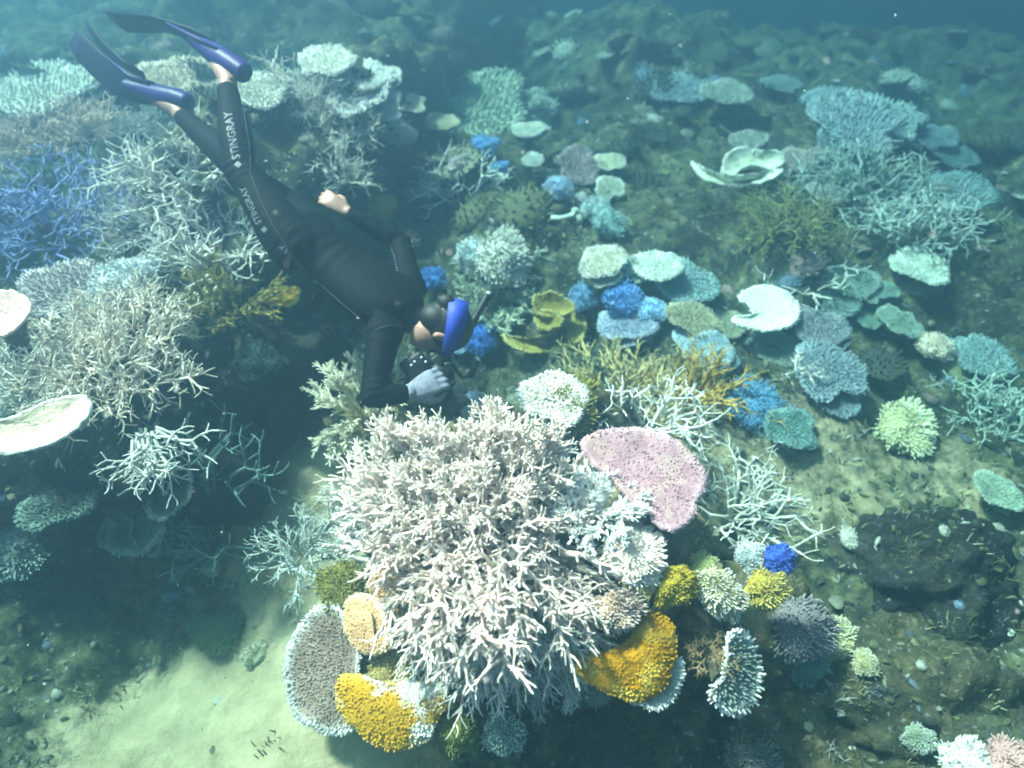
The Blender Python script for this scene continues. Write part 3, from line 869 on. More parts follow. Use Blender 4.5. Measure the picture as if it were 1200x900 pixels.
finger_coral(402, 688, 66, OLIVE, 'olive green mossy coral under the left antlers', (0.38, 0.32, 0.10), t=2.26, normal=(-.3, -.5, .8))
thicket(352, 648, 96, (0.42, 0.46, 0.42), 'thin pale green staghorn at the left edge of the boulder', 'fine', n=20, tip=(0.50, 0.54, 0.50), hpx=80, t=2.42, size=0.15, up=0.5)  # colours darkened along with the trench corals to deepen the shade
thicket(432, 470, 120, CREAM, 'cream bush coral behind the diver\'s elbow', 'bushy', n=40, tip=(0.84, 0.80, 0.66), hpx=130, lift=0.05, size=0.17)
# behind the boulder
table_coral(645, 466, 74, WHITE, 'white plate coral behind the olive mossy mound', TIPW, lift=0.10)
finger_coral(662, 480, 84, OLIVE, 'olive mossy mound behind the crown of the big staghorn', (0.34, 0.28, 0.07), lift=0.04, tall=0.8)
thicket(738, 462, 180, (0.58, 0.36, 0.06), 'golden antler coral with white tips behind the pink table', 'antler', n=46, tip=(0.76, 0.66, 0.40), hpx=100, lift=0.05, size=0.26)
thicket(815, 452, 104, (0.55, 0.30, 0.05), 'orange gold bushy antler coral at the right end of the golden one', 'antler', n=22, tip=(0.66, 0.48, 0.16), hpx=80, lift=0.10, size=0.20)
thicket(760, 490, 130, WHITE, 'white antler coral in front of the golden antlers', 'sparse', n=14, tip=TIPW, hpx=60, lift=0.06, size=0.20)
thicket(890, 486, 44, GOLD, 'tiny yellow antler sprig right of the golden antlers', 'sparse', n=5, tip=(0.6, 0.5, 0.2), size=0.11, lift=0.02)
thicket(880, 518, 80, WHITE, 'lone white antler stick lying on the green rubble', 'sparse', n=3, tip=TIPW, hpx=24, size=0.18, up=0.25, lift=0.02)
thicket(868, 596, 120, (0.62, 0.58, 0.46), 'sparse tan and white antler coral right of the pink table', 'sparse', n=20, tip=TIPW, hpx=100, lift=0.04, size=0.22)

# ------------------------------------------------------------------ left reef
thicket(112, 425, 230, (0.76, 0.60, 0.48), 'large pale staghorn thicket on the left reef edge', 'fine', n=90, tip=(0.88, 0.79, 0.70), hpx=150, size=0.22, lift=0.02)
thicket(165, 500, 100, (0.58, 0.58, 0.52), 'pale staghorn spray hanging over the dark ledge', 'sparse', n=16, tip=TIPW, hpx=80, t=2.52, size=0.18, aim=(.5, -.8, -.25), spread=0.7)
thicket(30, 455, 110, (0.52, 0.52, 0.46), 'grey green staghorn spray above the warm white plate at the left edge', 'fine', n=18, tip=(0.7, 0.7, 0.64), hpx=80, t=2.60, size=0.22, aim=(-.2, -.6, .4), spread=0.9)
traced_plate([(-30, 520), (-25, 500), (20, 488), (60, 470), (95, 464), (110, 473), (104, 490), (80, 512), (50, 525), (10, 533)],
    2.42, (0.20, -0.45, 0.87), (0.80, 0.62, 0.44), 'warm white plate jutting from the left reef edge', (0.85, 0.83, 0.80), spacing=0.010, ln=0.004, r=0.005, dish=0.012, mott=0.12)
traced_plate([(-30, 350), (-8, 343), (15, 342), (33, 350), (38, 362), (30, 378), (12, 393), (-10, 398), (-30, 392)],
    2.60, (0.15, -0.40, 0.90), (0.78, 0.50, 0.45), 'salmon pink disc coral at the left edge of the photo', (0.82, 0.60, 0.55), spacing=0.012, ln=0.005, r=0.005, dish=0.012, mott=0.15)
table_coral(76, 346, 84, (0.40, 0.33, 0.33), 'mauve brown plate right of the salmon pink disc', (0.58, 0.52, 0.52), lift=0.12)
mound_coral(58, 366, 40, TAN, 'tan lump coral between the salmon disc and the staghorn', (0.6, 0.48, 0.34), lift=0.06)
finger_coral(150, 334, 80, (0.55, 0.62, 0.66), 'blue white tufted coral behind the large pale staghorn', TIPW, lift=0.05)
thicket(60, 255, 220, (0.14, 0.16, 0.42), 'violet blue staghorn thicket at the left', 'sparse', n=66, tip=(0.45, 0.48, 0.80), hpx=130, size=0.26, lift=0.05)
thicket(256, 296, 150, WHITE, 'white antler coral left of the diver\'s chest', 'sparse', n=30, tip=TIPW, hpx=90, size=0.24, lift=0.08)
thicket(205, 205, 130, (0.80, 0.68, 0.56), 'white antler coral just behind the diver\'s knees', 'sparse', n=26, tip=TIPW, hpx=80, size=0.26, lift=0.05)
thicket(268, 352, 120, (0.22, 0.19, 0.06), 'olive brown bush on the dark rock beside the diver', 'bushy', n=30, tip=(0.46, 0.38, 0.12), hpx=80, size=0.16, lift=0.02)
table_coral(332, 348, 36, (0.55, 0.38, 0.05), 'yellow plate half hidden behind the diver\'s side', (0.66, 0.50, 0.14), lift=0.10)
thicket(180, 262, 120, (0.60, 0.52, 0.48), 'grey fuzzy bush between the violet thicket and the white antlers', 'fine', n=30, tip=(0.72, 0.72, 0.72), hpx=70, size=0.20, lift=0.03)
thicket(62, 162, 170, (0.74, 0.50, 0.40), 'pinkish tan bush coral behind the violet thicket', 'fine', n=50, tip=(0.88, 0.70, 0.60), hpx=70, size=0.24, parts=False)
thicket(160, 172, 110, (0.44, 0.40, 0.40), 'mauve grey bush between the pinkish bush and the fins', 'fine', n=30, tip=(0.66, 0.62, 0.62), hpx=60, size=0.24, parts=False)
table_coral(40, 106, 120, PALE, 'wide whitish plate at the far upper left', TIPW, lift=0.15)
table_coral(215, 98, 80, (0.66, 0.52, 0.42), 'tan plate behind the diver\'s ankles', None, lift=0.12)
table_coral(300, 108, 66, PALE, 'whitish plate behind the diver\'s heel', TIPW, lift=0.12)
thicket(378, 142, 165, (0.80, 0.66, 0.54), 'broad cream bush coral right of the diver\'s shins', 'fine', n=64, tip=TIPW, hpx=64, size=0.22)
thicket(398, 203, 66, (0.66, 0.60, 0.48), 'small cream bush below the broad cream one', 'fine', n=20, tip=TIPW, hpx=44, size=0.17)
thicket(545, 228, 96, (0.64, 0.66, 0.60), 'sparse white antler coral in the clearing right of the diver', 'sparse', n=10, tip=TIPW, hpx=70, size=0.30, spread=.7)
mound_coral(442, 243, 46, (0.42, 0.30, 0.06), 'ochre lump coral just behind the diver\'s hip hand', (0.52, 0.40, 0.12), lift=0.05)
# trench: most coral colours darkened to imitate its deep shade
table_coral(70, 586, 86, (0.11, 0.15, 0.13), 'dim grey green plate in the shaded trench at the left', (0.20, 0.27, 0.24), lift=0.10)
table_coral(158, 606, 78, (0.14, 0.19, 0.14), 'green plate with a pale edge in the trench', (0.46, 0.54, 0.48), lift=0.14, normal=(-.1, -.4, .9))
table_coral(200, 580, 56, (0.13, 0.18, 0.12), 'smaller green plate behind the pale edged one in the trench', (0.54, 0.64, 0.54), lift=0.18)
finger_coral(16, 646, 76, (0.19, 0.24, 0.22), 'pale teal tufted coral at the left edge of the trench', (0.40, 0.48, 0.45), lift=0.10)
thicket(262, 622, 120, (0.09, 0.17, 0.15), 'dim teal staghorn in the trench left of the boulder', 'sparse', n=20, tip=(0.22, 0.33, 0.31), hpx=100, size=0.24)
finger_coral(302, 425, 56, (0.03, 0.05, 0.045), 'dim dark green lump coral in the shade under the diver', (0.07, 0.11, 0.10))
finger_coral(300, 768, 36, (0.42, 0.40, 0.26), 'small pale rubble coral alone on the sand', (0.66, 0.64, 0.48))
finger_coral(256, 735, 70, (0.06, 0.09, 0.05), 'flat dark weed patch on the sand slope', (0.12, 0.16, 0.09), normal=(0, -.1, 1), tall=0.35)

# ------------------------------------------------------------------ middle field
thicket(574, 350, 104, (0.30, 0.34, 0.22), 'speckled green and cream bush right of the diver\'s shoulder', 'bushy', n=40, tip=(0.72, 0.76, 0.62), hpx=90, size=0.22)
finger_coral(590, 304, 76, (0.56, 0.54, 0.46), 'pale cream tufted coral behind the speckled bush', TIPW, lift=0.05)
finger_coral(556, 302, 50, (0.42, 0.50, 0.56), 'pale grey blue tufted coral left of the cream tufted one', TIPW, lift=0.04)
finger_coral(506, 327, 40, (0.08, 0.20, 0.55), 'round blue cushion coral beside the diver\'s shoulder', (0.16, 0.34, 0.70), lift=0.12, mott=0.15)
finger_coral(562, 397, 42, (0.06, 0.16, 0.55), 'blue cushion coral below the snorkel', (0.12, 0.28, 0.70), lift=0.06, mott=0.15)
finger_coral(683, 349, 40, (0.14, 0.26, 0.46), 'dull blue tuft right of the curled yellow coral', (0.30, 0.46, 0.68), lift=0.05)
finger_coral(731, 354, 56, (0.10, 0.24, 0.60), 'vivid blue spiky coral in the middle of the blue cluster', (0.26, 0.46, 0.78), lift=0.05)
finger_coral(764, 365, 36, (0.26, 0.46, 0.72), 'light blue round coral right of the vivid blue one', (0.46, 0.62, 0.80), lift=0.10, mott=0.15)
table_coral(736, 383, 58, (0.36, 0.40, 0.54), 'lavender plate below the vivid blue coral', (0.52, 0.58, 0.70), lift=0.08)
table_coral(812, 402, 50, (0.34, 0.44, 0.52), 'pale blue plate above the golden bush', (0.48, 0.60, 0.66), lift=0.06)
table_coral(832, 418, 56, (0.36, 0.48, 0.56), 'second pale blue plate just right of the golden bush', (0.52, 0.64, 0.70), lift=0.06)
table_coral(806, 336, 66, (0.24, 0.34, 0.36), 'grey blue plate below the mint white disc', (0.36, 0.48, 0.50), lift=0.10)
table_coral(771, 312, 56, (0.70, 0.76, 0.66), 'mint white disc coral behind the blue cluster', (0.80, 0.84, 0.76), lift=0.12, mott=0.25)
table_coral(706, 310, 54, (0.70, 0.66, 0.54), 'white wedge plate left of the mint white disc', TIPW, lift=0.10)
finger_coral(737, 314, 30, (0.40, 0.50, 0.46), 'small fuzzy grey coral between the wedge and the mint disc', (0.6, 0.68, 0.62), lift=0.06)
table_coral(808, 373, 56, (0.36, 0.34, 0.22), 'tan plate between the light blue coral and the white double plate', (0.48, 0.46, 0.34), lift=0.08)
table_coral(853, 383, 44, (0.36, 0.38, 0.26), 'olive plate touching the white double plate', (0.5, 0.52, 0.40), lift=0.08)
traced_plate([(868, 345), (885, 337), (910, 340), (930, 352), (936, 368), (928, 382), (905, 389), (880, 388), (858, 380), (860, 373), (880, 372), (878, 360), (866, 354)],
    None, (0.05, -0.12, 1), (0.80, 0.82, 0.72), 'large bright white double lobed plate right of centre', TIPW, spacing=0.03, ln=0.012, r=0.008, dish=0.02, thick=0.02, mott=0.12, center=(900, 366))
table_coral(1000, 330, 56, (0.22, 0.30, 0.26), 'grey green disc right of the white branch', (0.40, 0.50, 0.44), lift=0.10)
table_coral(1034, 341, 30, (0.22, 0.32, 0.28), 'small green disc beside the grey green disc', (0.36, 0.48, 0.42), lift=0.06)
table_coral(984, 352, 50, (0.20, 0.28, 0.26), 'dull plate under the grey green disc', (0.32, 0.44, 0.40), lift=0.06)
table_coral(1056, 378, 44, (0.28, 0.36, 0.30), 'round sage disc above the peach lobed coral', (0.40, 0.50, 0.42), lift=0.10)
table_coral(1020, 370, 46, (0.20, 0.30, 0.24), 'dim green plate left of the sage disc', (0.30, 0.42, 0.34), lift=0.06)
table_coral(964, 388, 58, (0.24, 0.25, 0.28), 'purple grey disc below the white double plate', (0.36, 0.38, 0.42), lift=0.10)
table_coral(966, 440, 84, (0.20, 0.24, 0.28), 'large slate grey disc in the right middle', (0.30, 0.36, 0.40), lift=0.08)
table_coral(906, 408, 54, (0.26, 0.32, 0.28), 'muted green disc between the double plate and slate disc', (0.38, 0.46, 0.40), lift=0.05)
thicket(936, 430, 34, WHITE, 'tiny white branched fragment on the slate disc', 'antler', n=6, tip=TIPW, size=0.12, lift=0.10)
finger_coral(1096, 407, 46, (0.70, 0.58, 0.46), 'peach white lobed coral left of the turquoise disc', (0.82, 0.70, 0.60), lift=0.08, mott=0.15)
table_coral(1150, 416, 62, (0.24, 0.34, 0.36), 'turquoise disc coral at the right', (0.32, 0.44, 0.46), lift=0.10)
mound_coral(1130, 440, 76, (0.22, 0.24, 0.12), 'olive mound under the turquoise disc', (0.3, 0.34, 0.2))
finger_coral(1062, 502, 72, (0.52, 0.50, 0.26), 'cream yellow spiky plate alone on the right slope', (0.82, 0.80, 0.60), lift=0.10, tall=0.7)
finger_coral(990, 466, 36, (0.28, 0.42, 0.38), 'small pale teal disc under the slate disc', (0.5, 0.62, 0.58), lift=0.04)
table_coral(924, 500, 56, (0.16, 0.28, 0.26), 'dark teal disc right of the blue patch', (0.26, 0.40, 0.38), lift=0.06)
finger_coral(884, 474, 84, (0.10, 0.24, 0.42), 'muted blue bushy patch right of the golden antlers', (0.20, 0.38, 0.56), lift=0.0, tall=0.7)
table_coral(1170, 577, 50, (0.28, 0.35, 0.27), 'pale green plate above the dark boulder at the right edge', (0.42, 0.50, 0.42), lift=0.10)
thicket(1178, 490, 120, (0.36, 0.44, 0.38), 'mint green staghorn at the right edge', 'sparse', n=40, tip=(0.62, 0.70, 0.63), hpx=110, size=0.22)
table_coral(1082, 314, 56, (0.62, 0.68, 0.60), 'pale lobed disc below the right hand staghorn', (0.70, 0.75, 0.68), lift=0.10)
thicket(1074, 272, 120, (0.34, 0.40, 0.37), 'pale staghorn at the upper right above the lobed disc', 'sparse', n=22, tip=(0.58, 0.64, 0.60), hpx=70, size=0.27)
thicket(1010, 232, 170, (0.26, 0.31, 0.28), 'wide pale green staghorn thicket in the upper right', 'sparse', n=44, tip=(0.48, 0.54, 0.50), hpx=80, size=0.30)  # colours dimmed to imitate fading in the haze
thicket(925, 268, 110, (0.20, 0.20, 0.08), 'olive brown staghorn thicket left of the pale green one', 'fine', n=36, tip=(0.36, 0.38, 0.18), hpx=70, size=0.26, parts=False)
thicket(948, 322, 96, (0.62, 0.64, 0.50), 'fallen white branch lying above the grey green disc', 'sparse', n=4, tip=TIPW, hpx=20, size=0.30, up=0.2)
# curled leaf corals
def leaf_coral(u, v, wpx, base, label, tip, turns, seed, lift=0.06, open_=1.0, hgt=0.55):
    rng = random.Random(seed)
    p = on_ray(u, v, lift); tt = (p - CAMP).dot(FV); R = wpx * tt / FPX / 2
    root = thing('leaf_coral', label, 'coral', p)
    m = coral_mat(base, tip, 0.3, bump=0.3)
    for (a0, a1, r0, r1, h) in turns:
        mb = MB(); n = 46; rows = 7
        V = []; F = []; T = []
        ph = rng.uniform(0, 6)
        for i in range(n):
            q = i / (n - 1); a = math.radians(a0 + (a1 - a0) * q); rr = r0 + (r1 - r0) * q
            env = math.sin(math.pi * min(1, max(0, q))) ** 0.4
            for j in range(rows):
                w = j / (rows - 1)
                ruff = 0.10 * math.sin(q * 17 + ph) * w * w + 0.05 * math.sin(q * 41 + ph * 2) * w * w
                rad = rr * (0.45 + 0.55 * w * env + ruff)
                z = (h * math.sin(w * 1.35) * (0.55 + 0.45 * env) + ruff * 0.9)
                V.append(Vector((rad * math.cos(a), rad * math.sin(a), z)) * R); T.append(0.1 + .9 * w ** 3)
        for i in range(n - 1):
            for j in range(rows - 1):
                F.append((i * rows + j, (i + 1) * rows + j, (i + 1) * rows + j + 1, i * rows + j + 1))
        mb.add(V, F, T)
        me = mb.mesh('frond')
        o = put('frond', me, m, root)
        md = o.modifiers.new('thick', 'SOLIDIFY'); md.thickness = 0.02; md.offset = 0
    add_stalk(root, Vector((0, 0, 0.12 * R)), Vector((p.x, p.y, ground(p.x, p.y, p.z))) - Vector((0, 0, 0.02)), R * 0.45)
    return root
def folded(u, v, label, base, tip, lobes, lift):
    """leaf coral made of overlapping curled lobes, each traced and set in its own tilted plane"""
    p = on_ray(u, v, lift); tt = (p - CAMP).dot(FV)
    root = thing('leaf_coral', label, 'coral', p)
    m = coral_mat(base, tip, 0.3, bump=0.6)
    for i, (poly, dt, nrm, cen) in enumerate(lobes):
        r = traced_plate(poly, tt + dt, nrm, base, label, tip, spacing=0.03, ln=0.012, r=0.008, dish=0.05, thick=0.016, center=cen, stalk=False)
        off = r.location.copy()
        for ch in list(r.children):
            if ch.name.startswith('plate'): ch.name = 'lobe'
            ch.parent = root; ch.location = off - root.location
        bpy.data.objects.remove(r)
    add_stalk(root, Vector((0, 0, -0.02)), Vector((p.x, p.y, ground(p.x, p.y, p.z) - .02)), 0.10)
folded(640, 385, 'curled yellow brown leaf coral right of the diver\'s head', (0.34, 0.27, 0.06), (0.60, 0.50, 0.20), [
    ([(588, 398), (600, 400), (625, 402), (648, 393), (662, 378), (668, 362), (680, 372), (685, 388), (678, 405), (655, 416), (620, 418), (595, 409)], 0, (.1, -.2, 1), (655, 404)),
    ([(626, 352), (645, 346), (665, 355), (674, 366), (660, 373), (640, 374), (627, 368)], .02, (-.1, -.5, 1), None),
    ([(632, 372), (652, 370), (662, 382), (650, 392), (634, 388)], -.03, (-.5, -.2, 1), None)], .10)
folded(866, 201, 'white curled leaf coral in the upper right middle', (0.74, 0.74, 0.58), TIPW, [
    ([(808, 197), (818, 200), (830, 208), (855, 212), (882, 210), (900, 204), (914, 206), (902, 216), (875, 222), (845, 222), (820, 214)], -.05, (0, -.25, 1), (862, 217)),
    ([(843, 206), (848, 188), (862, 179), (885, 181), (910, 184), (916, 194), (904, 204), (885, 200), (868, 203), (855, 212)], .05, (.1, -.35, 1), (876, 192))], .14)
leaf_coral(655, 246, 70, (0.50, 0.54, 0.48), 'pale curved leaf coral beside the small blue round ones', (0.66, 0.70, 0.64), [(160, 340, 1, .9, .2)], 12, lift=0.05)
# upper middle
for (u, v, w, base, lab, tp) in (
    (655, 222, 38, (0.36, 0.46, 0.66), 'pale lavender blue round coral above the curved leaf coral', (0.56, 0.64, 0.78)),
    (681, 234, 22, (0.56, 0.56, 0.62), 'small pinkish white knob right of the lavender coral', TIPW),
    (697, 246, 36, (0.44, 0.54, 0.56), 'grey white knobbly coral right of the pinkish knob', (0.66, 0.74, 0.74)),
    (716, 262, 44, (0.24, 0.36, 0.36), 'dim teal knobbly coral at the end of the knobbly row', (0.36, 0.48, 0.48)),
    (585, 198, 24, (0.16, 0.34, 0.66), 'small blue round coral above the sparse white antlers', (0.3, 0.5, 0.76)),
    (568, 172, 34, (0.16, 0.36, 0.70), 'hazy blue coral below the broad pale green plate', (0.3, 0.5, 0.8)),
    (538, 194, 36, (0.62, 0.50, 0.48), 'pinkish white coral on top of the sparse white antlers', TIPW),
    (625, 130, 70, (0.50, 0.52, 0.46), 'hazy pale bush coral beside the broad pale green plate', TIPW)):
    finger_coral(u, v, w, base, lab, tp, lift=0.08)
for (u, v, w, base, lab, tp) in (
    (560, 132, 116, (0.46, 0.50, 0.38), 'broad pale green plate at the top centre', (0.60, 0.64, 0.52)),
    (520, 144, 38, (0.56, 0.52, 0.38), 'small tan plate at the left of the broad pale green one', None),
    (480, 121, 38, (0.74, 0.66, 0.50), 'cream disc right of the long white plate', TIPW),
    (465, 160, 40, (0.72, 0.60, 0.56), 'pale pink disc at the end of the broad cream bush', (0.80, 0.70, 0.66)),
    (424, 112, 78, (0.80, 0.80, 0.78), 'long white plate above the broad cream bush', TIPW),
    (438, 89, 56, (0.62, 0.66, 0.62), 'hazy white plate behind the long white one', TIPW),
    (378, 75, 60, (0.74, 0.72, 0.62), 'cream white plate at the top left of centre', TIPW),
    (622, 154, 38, (0.74, 0.74, 0.64), 'small white wedge coral below the hazy pale bush', TIPW),
    (626, 188, 26, (0.66, 0.68, 0.62), 'thin white plate left of the dusky pink one', TIPW),
    (674, 193, 54, (0.44, 0.32, 0.33), 'dusky pink plate in the upper middle', (0.52, 0.42, 0.42)),
    (715, 193, 32, (0.66, 0.64, 0.46), 'small cream disc right of the dusky pink plate', TIPW),
    (712, 223, 36, (0.50, 0.52, 0.42), 'small pale disc below the cream one', TIPW),
    (850, 111, 52, (0.66, 0.72, 0.56), 'hazy pale green disc at the top right of centre', TIPW),
    (796, 106, 70, (0.40, 0.56, 0.66), 'hazy blue white plate left of the pale green disc', (0.6, 0.7, 0.78)),
    (878, 165, 40, (0.56, 0.62, 0.48), 'small pale disc above the white curled coral', TIPW),
    (941, 188, 50, (0.70, 0.52, 0.46), 'pinkish disc right of the white curled coral', (0.78, 0.62, 0.56)),
    (969, 228, 42, (0.50, 0.58, 0.46), 'pale green disc in front of the upper right thicket', TIPW),
    (1002, 150, 100, (0.46, 0.64, 0.76), 'large hazy blue white plate in the upper right', (0.66, 0.78, 0.84)),
    (1040, 140, 80, (0.50, 0.68, 0.70), 'hazy plate overlapping the large blue white one', (0.66, 0.78, 0.80)),
    (975, 122, 62, (0.36, 0.54, 0.66), 'faint long plate behind the large blue white one', None),
    (1092, 164, 44, (0.26, 0.44, 0.58), 'faint blue plate right of the large blue white one', None),
    (1110, 226, 78, (0.26, 0.46, 0.50), 'turquoise grey plate at the far right of the thicket', (0.36, 0.56, 0.60)),
    (1120, 188, 46, (0.20, 0.38, 0.42), 'dim teal plate behind the turquoise grey one', None),
    (918, 102, 40, (0.34, 0.50, 0.54), 'faint teal plate above the pinkish disc', None)):
    if u > 780 and v < 240:  # upper right plates greyed and darkened: haze fade put into their colour
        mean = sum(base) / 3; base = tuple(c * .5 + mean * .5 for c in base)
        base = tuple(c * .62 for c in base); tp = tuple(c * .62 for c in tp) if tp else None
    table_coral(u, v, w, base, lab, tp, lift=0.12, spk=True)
# ------------------------------------------------------------------ uncountable growth and rubble on the rock
def vcol_mat():
    m, nt, bs = new_mat('rubble_skin')
    L = nt.links.new
    at = N(nt, 'ShaderNodeAttribute', attribute_name='tint'); geo = N(nt, 'ShaderNodeNewGeometry')
    n = N(nt, 'ShaderNodeTexNoise', Scale=40.0, Detail=4.0); L(geo.outputs['Position'], n.inputs['Vector'])
    r = N(nt, 'ShaderNodeMapRange'); r.inputs[1].default_value = .3; r.inputs[2].default_value = .7; r.inputs[3].default_value = .6; r.inputs[4].default_value = 1.2
    L(n.outputs['Fac'], r.inputs[0])
    hs = N(nt, 'ShaderNodeHueSaturation'); L(at.outputs['Color'], hs.inputs['Color']); L(r.outputs[0], hs.inputs['Value'])
    L(hs.outputs['Color'], bs.inputs['Base Color']); bs.inputs['Roughness'].default_value = .95; bs.inputs['Specular IOR Level'].default_value = 0.05
    return m
VCM = vcol_mat()
def stuff_mesh(name, label, cat, V, F, col):
    me = bpy.data.meshes.new(name); me.from_pydata(V.tolist(), [], F.tolist())
    a = me.attributes.new('tint', 'FLOAT_COLOR', 'POINT')
    a.data.foreach_set('color', np.concatenate([col, np.ones((len(col), 1))], 1).astype(np.float32).ravel())
    me.polygons.foreach_set('use_smooth', [True] * len(me.polygons)); me.materials.append(VCM)
    o = put(name, me, kind='stuff'); return tag(o, label, cat)
nr = np.random.default_rng(4)
IC1, IC1F = ico(1); IC2, IC2F = ico(2)
IC1F = np.array(IC1F); IC2F = np.array(IC2F)
def scatter_blobs(n, area, smin, smax, cols, wts, flat, keep=None, base=(IC1, IC1F)):
    bv, bf = base
    VV, FF, CC = [], [], []; off = 0; k = 0; tries = 0
    while k < n and tries < n * 6:
        tries += 1
        x = nr.uniform(*area[0]); y = nr.uniform(*area[1])
        if keep is not None and nr.random() > keep(x, y): continue
        h = BVH.ray_cast(Vector((x, y, 5)), Vector((0, 0, -1)))
        if not h[0]: continue
        s = smin * (smax / smin) ** (nr.random() ** 1.8)
        v = bv * (1 + nr.uniform(-.45, .45, (len(bv), 1))) * np.array([s * (nr.uniform(.7, 1.3) if nr.random() < .5 else nr.uniform(1.3, 2.0)), s * nr.uniform(.5, 1.0), s * flat * nr.uniform(.7, 1.3)])
        a = nr.uniform(0, 6.28); c, sn = math.cos(a), math.sin(a)
        v = v @ np.array([[c, sn, 0], [-sn, c, 0], [0, 0, 1]])
        VV.append(v + np.array(h[0])); FF.append(bf + off); off += len(v)
        cc = np.array(cols[nr.choice(len(cols), p=wts)]) * nr.uniform(.7, 1.25)
        CC.append(np.tile(np.clip(cc, 0, .85), (len(v), 1))); k += 1
    return np.concatenate(VV), np.concatenate(FF), np.concatenate(CC)
def not_sand(x, y):
    if x > 0.1: return 0.9
    s = float(sand_mask(np.array([x]), np.array([y]))[0]); return 1 - 0.97 * min(1, s * 1.4)
def bare_rock(x, y):
    if x > 0.1: return 0.8
    return 1.0 if float(sand_mask(np.array([x]), np.array([y]))[0]) < 0.12 else 0.0
V, F, K = scatter_blobs(12000, ((-3.6, 3.6), (0.3, 5.5)), 0.005, 0.020, [(.035, .035, .03), (.08, .075, .04), (.15, .14, .09), (.24, .23, .20), (.07, .08, .10)], [.3, .3, .2, .12, .08], .6, not_sand)
_r = stuff_mesh('coral_rubble', 'loose coral rubble and stones strewn over the seabed', 'rubble', V, F, K)
_r.data.polygons.foreach_set('use_smooth', [False] * len(_r.data.polygons))
def far_keep(x, y):
    return float(np.clip(.25 + .6 * vnoise(np.array([x * 1.3]), np.array([y * 1.3]), seed=91)[0], .05, 1))
def clump(kind):
    """small low-poly coral clump: a dome or a flat disc, bristling with stubs; colour weight per vertex"""
    VV, FF, WW = [], [], []; off = 0
    if kind == 0: bv = IC2 * np.array([.85, .85, .5]) * (1 + nr.uniform(-.12, .12, (len(IC2), 1)))
    else: bv = IC2 * np.array([1, .9, .10]) * (1 + nr.uniform(-.15, .15, (len(IC2), 1))) + np.array([0, 0, .42])
    VV.append(bv); FF.append(IC2F); WW.append(np.full(len(bv), .75)); off = len(bv)
    n = 46
    for k in range(n):
        zc = 1 - (k + .5) / n * 1.05; a = k * 2.39996; s = math.sqrt(max(0, 1 - zc * zc))
        if kind == 0:
            d = np.array([s * math.cos(a), s * math.sin(a), zc]); p = d * np.array([.8, .8, .46]); d = d + np.array([0, 0, .4])
        else:
            q = math.sqrt((k + .5) / n); d = np.array([math.cos(a) * q * .9, math.sin(a) * q * .9, .7]); p = np.array([math.cos(a) * q * .95, math.sin(a) * q * .86, .46])
        d = d + nr.normal(0, .2, 3); d = d / np.linalg.norm(d); l = nr.uniform(.14, .34); w = .055
        u = np.cross(d, [.3, .5, .8]); u /= np.linalg.norm(u); v = np.cross(d, u)
        b = [p + w * (u * math.cos(q) + v * math.sin(q)) for q in (0, 2.1, 4.2)]
        m = [p + d * l * .75 + w * .75 * (u * math.cos(q) + v * math.sin(q)) for q in (0, 2.1, 4.2)]
        VV.append(np.array(b + m + [p + d * l])); WW.append(np.array([.8] * 3 + [1.15] * 3 + [1.4]))
        FF.append(np.array([(0, 1, 4), (0, 4, 3), (1, 2, 5), (1, 5, 4), (2, 0, 3), (2, 3, 5), (3, 4, 6), (4, 5, 6), (5, 3, 6)]) + off); off += 7
    return np.concatenate(VV), np.concatenate(FF), np.concatenate(WW)
CL = [clump(k % 3 == 2) for k in range(9)]
def scatter_clumps(n, area, smin, smax, cols, wts, keep):
    VV, FF, CC = [], [], []; off = 0; k = 0
    for _ in range(n * 6):
        if k >= n: break
        x = nr.uniform(*area[0]); y = nr.uniform(*area[1])
        if nr.random() > keep(x, y): continue
        h = BVH.ray_cast(Vector((x, y, 5)), Vector((0, 0, -1)))
        if not h[0]: continue
        s = smin * (smax / smin) ** (nr.random() ** 1.5)
        bv, bf, bw = CL[nr.integers(9)]
        a = nr.uniform(0, 6.28); c, sn = math.cos(a), math.sin(a); tx, ty = nr.normal(0, .22, 2)
        v = bv * np.array([s * nr.uniform(.8, 1.3), s, s]) @ np.array([[c, sn, 0], [-sn, c, 0], [0, 0, 1]])
        v[:, 2] += v[:, 0] * tx + v[:, 1] * ty
        VV.append(v + np.array(h[0])); FF.append(bf + off); off += len(v)
        cc = np.array(cols[nr.choice(len(cols), p=wts)]) * nr.uniform(.7, 1.25)
        CC.append(np.clip(cc[None, :] * bw[:, None], 0, .85)); k += 1
    return np.concatenate(VV), np.concatenate(FF), np.concatenate(CC)
GC = [(.04, .045, .035), (.10, .105, .06), (.20, .19, .14), (.36, .35, .30), (.15, .20, .28), (.28, .20, .18)]
V, F, K = scatter_clumps(1000, ((-7, 7), (2.6, 9.5)), 0.035, 0.19, GC, [.26, .26, .20, .13, .08, .07], far_keep)
stuff_mesh('reef_growth', 'low lumpy coral growth carpeting the far reef', 'coral growth', V, F, K)
V, F, K = scatter_clumps(420, ((-3.2, 3.4), (0.35, 3.0)), 0.018, 0.06, GC, [.36, .30, .18, .06, .06, .04], bare_rock)
stuff_mesh('coral_recruits', 'tiny young coral clumps dotted over the near rock', 'coral growth', V, F, K)
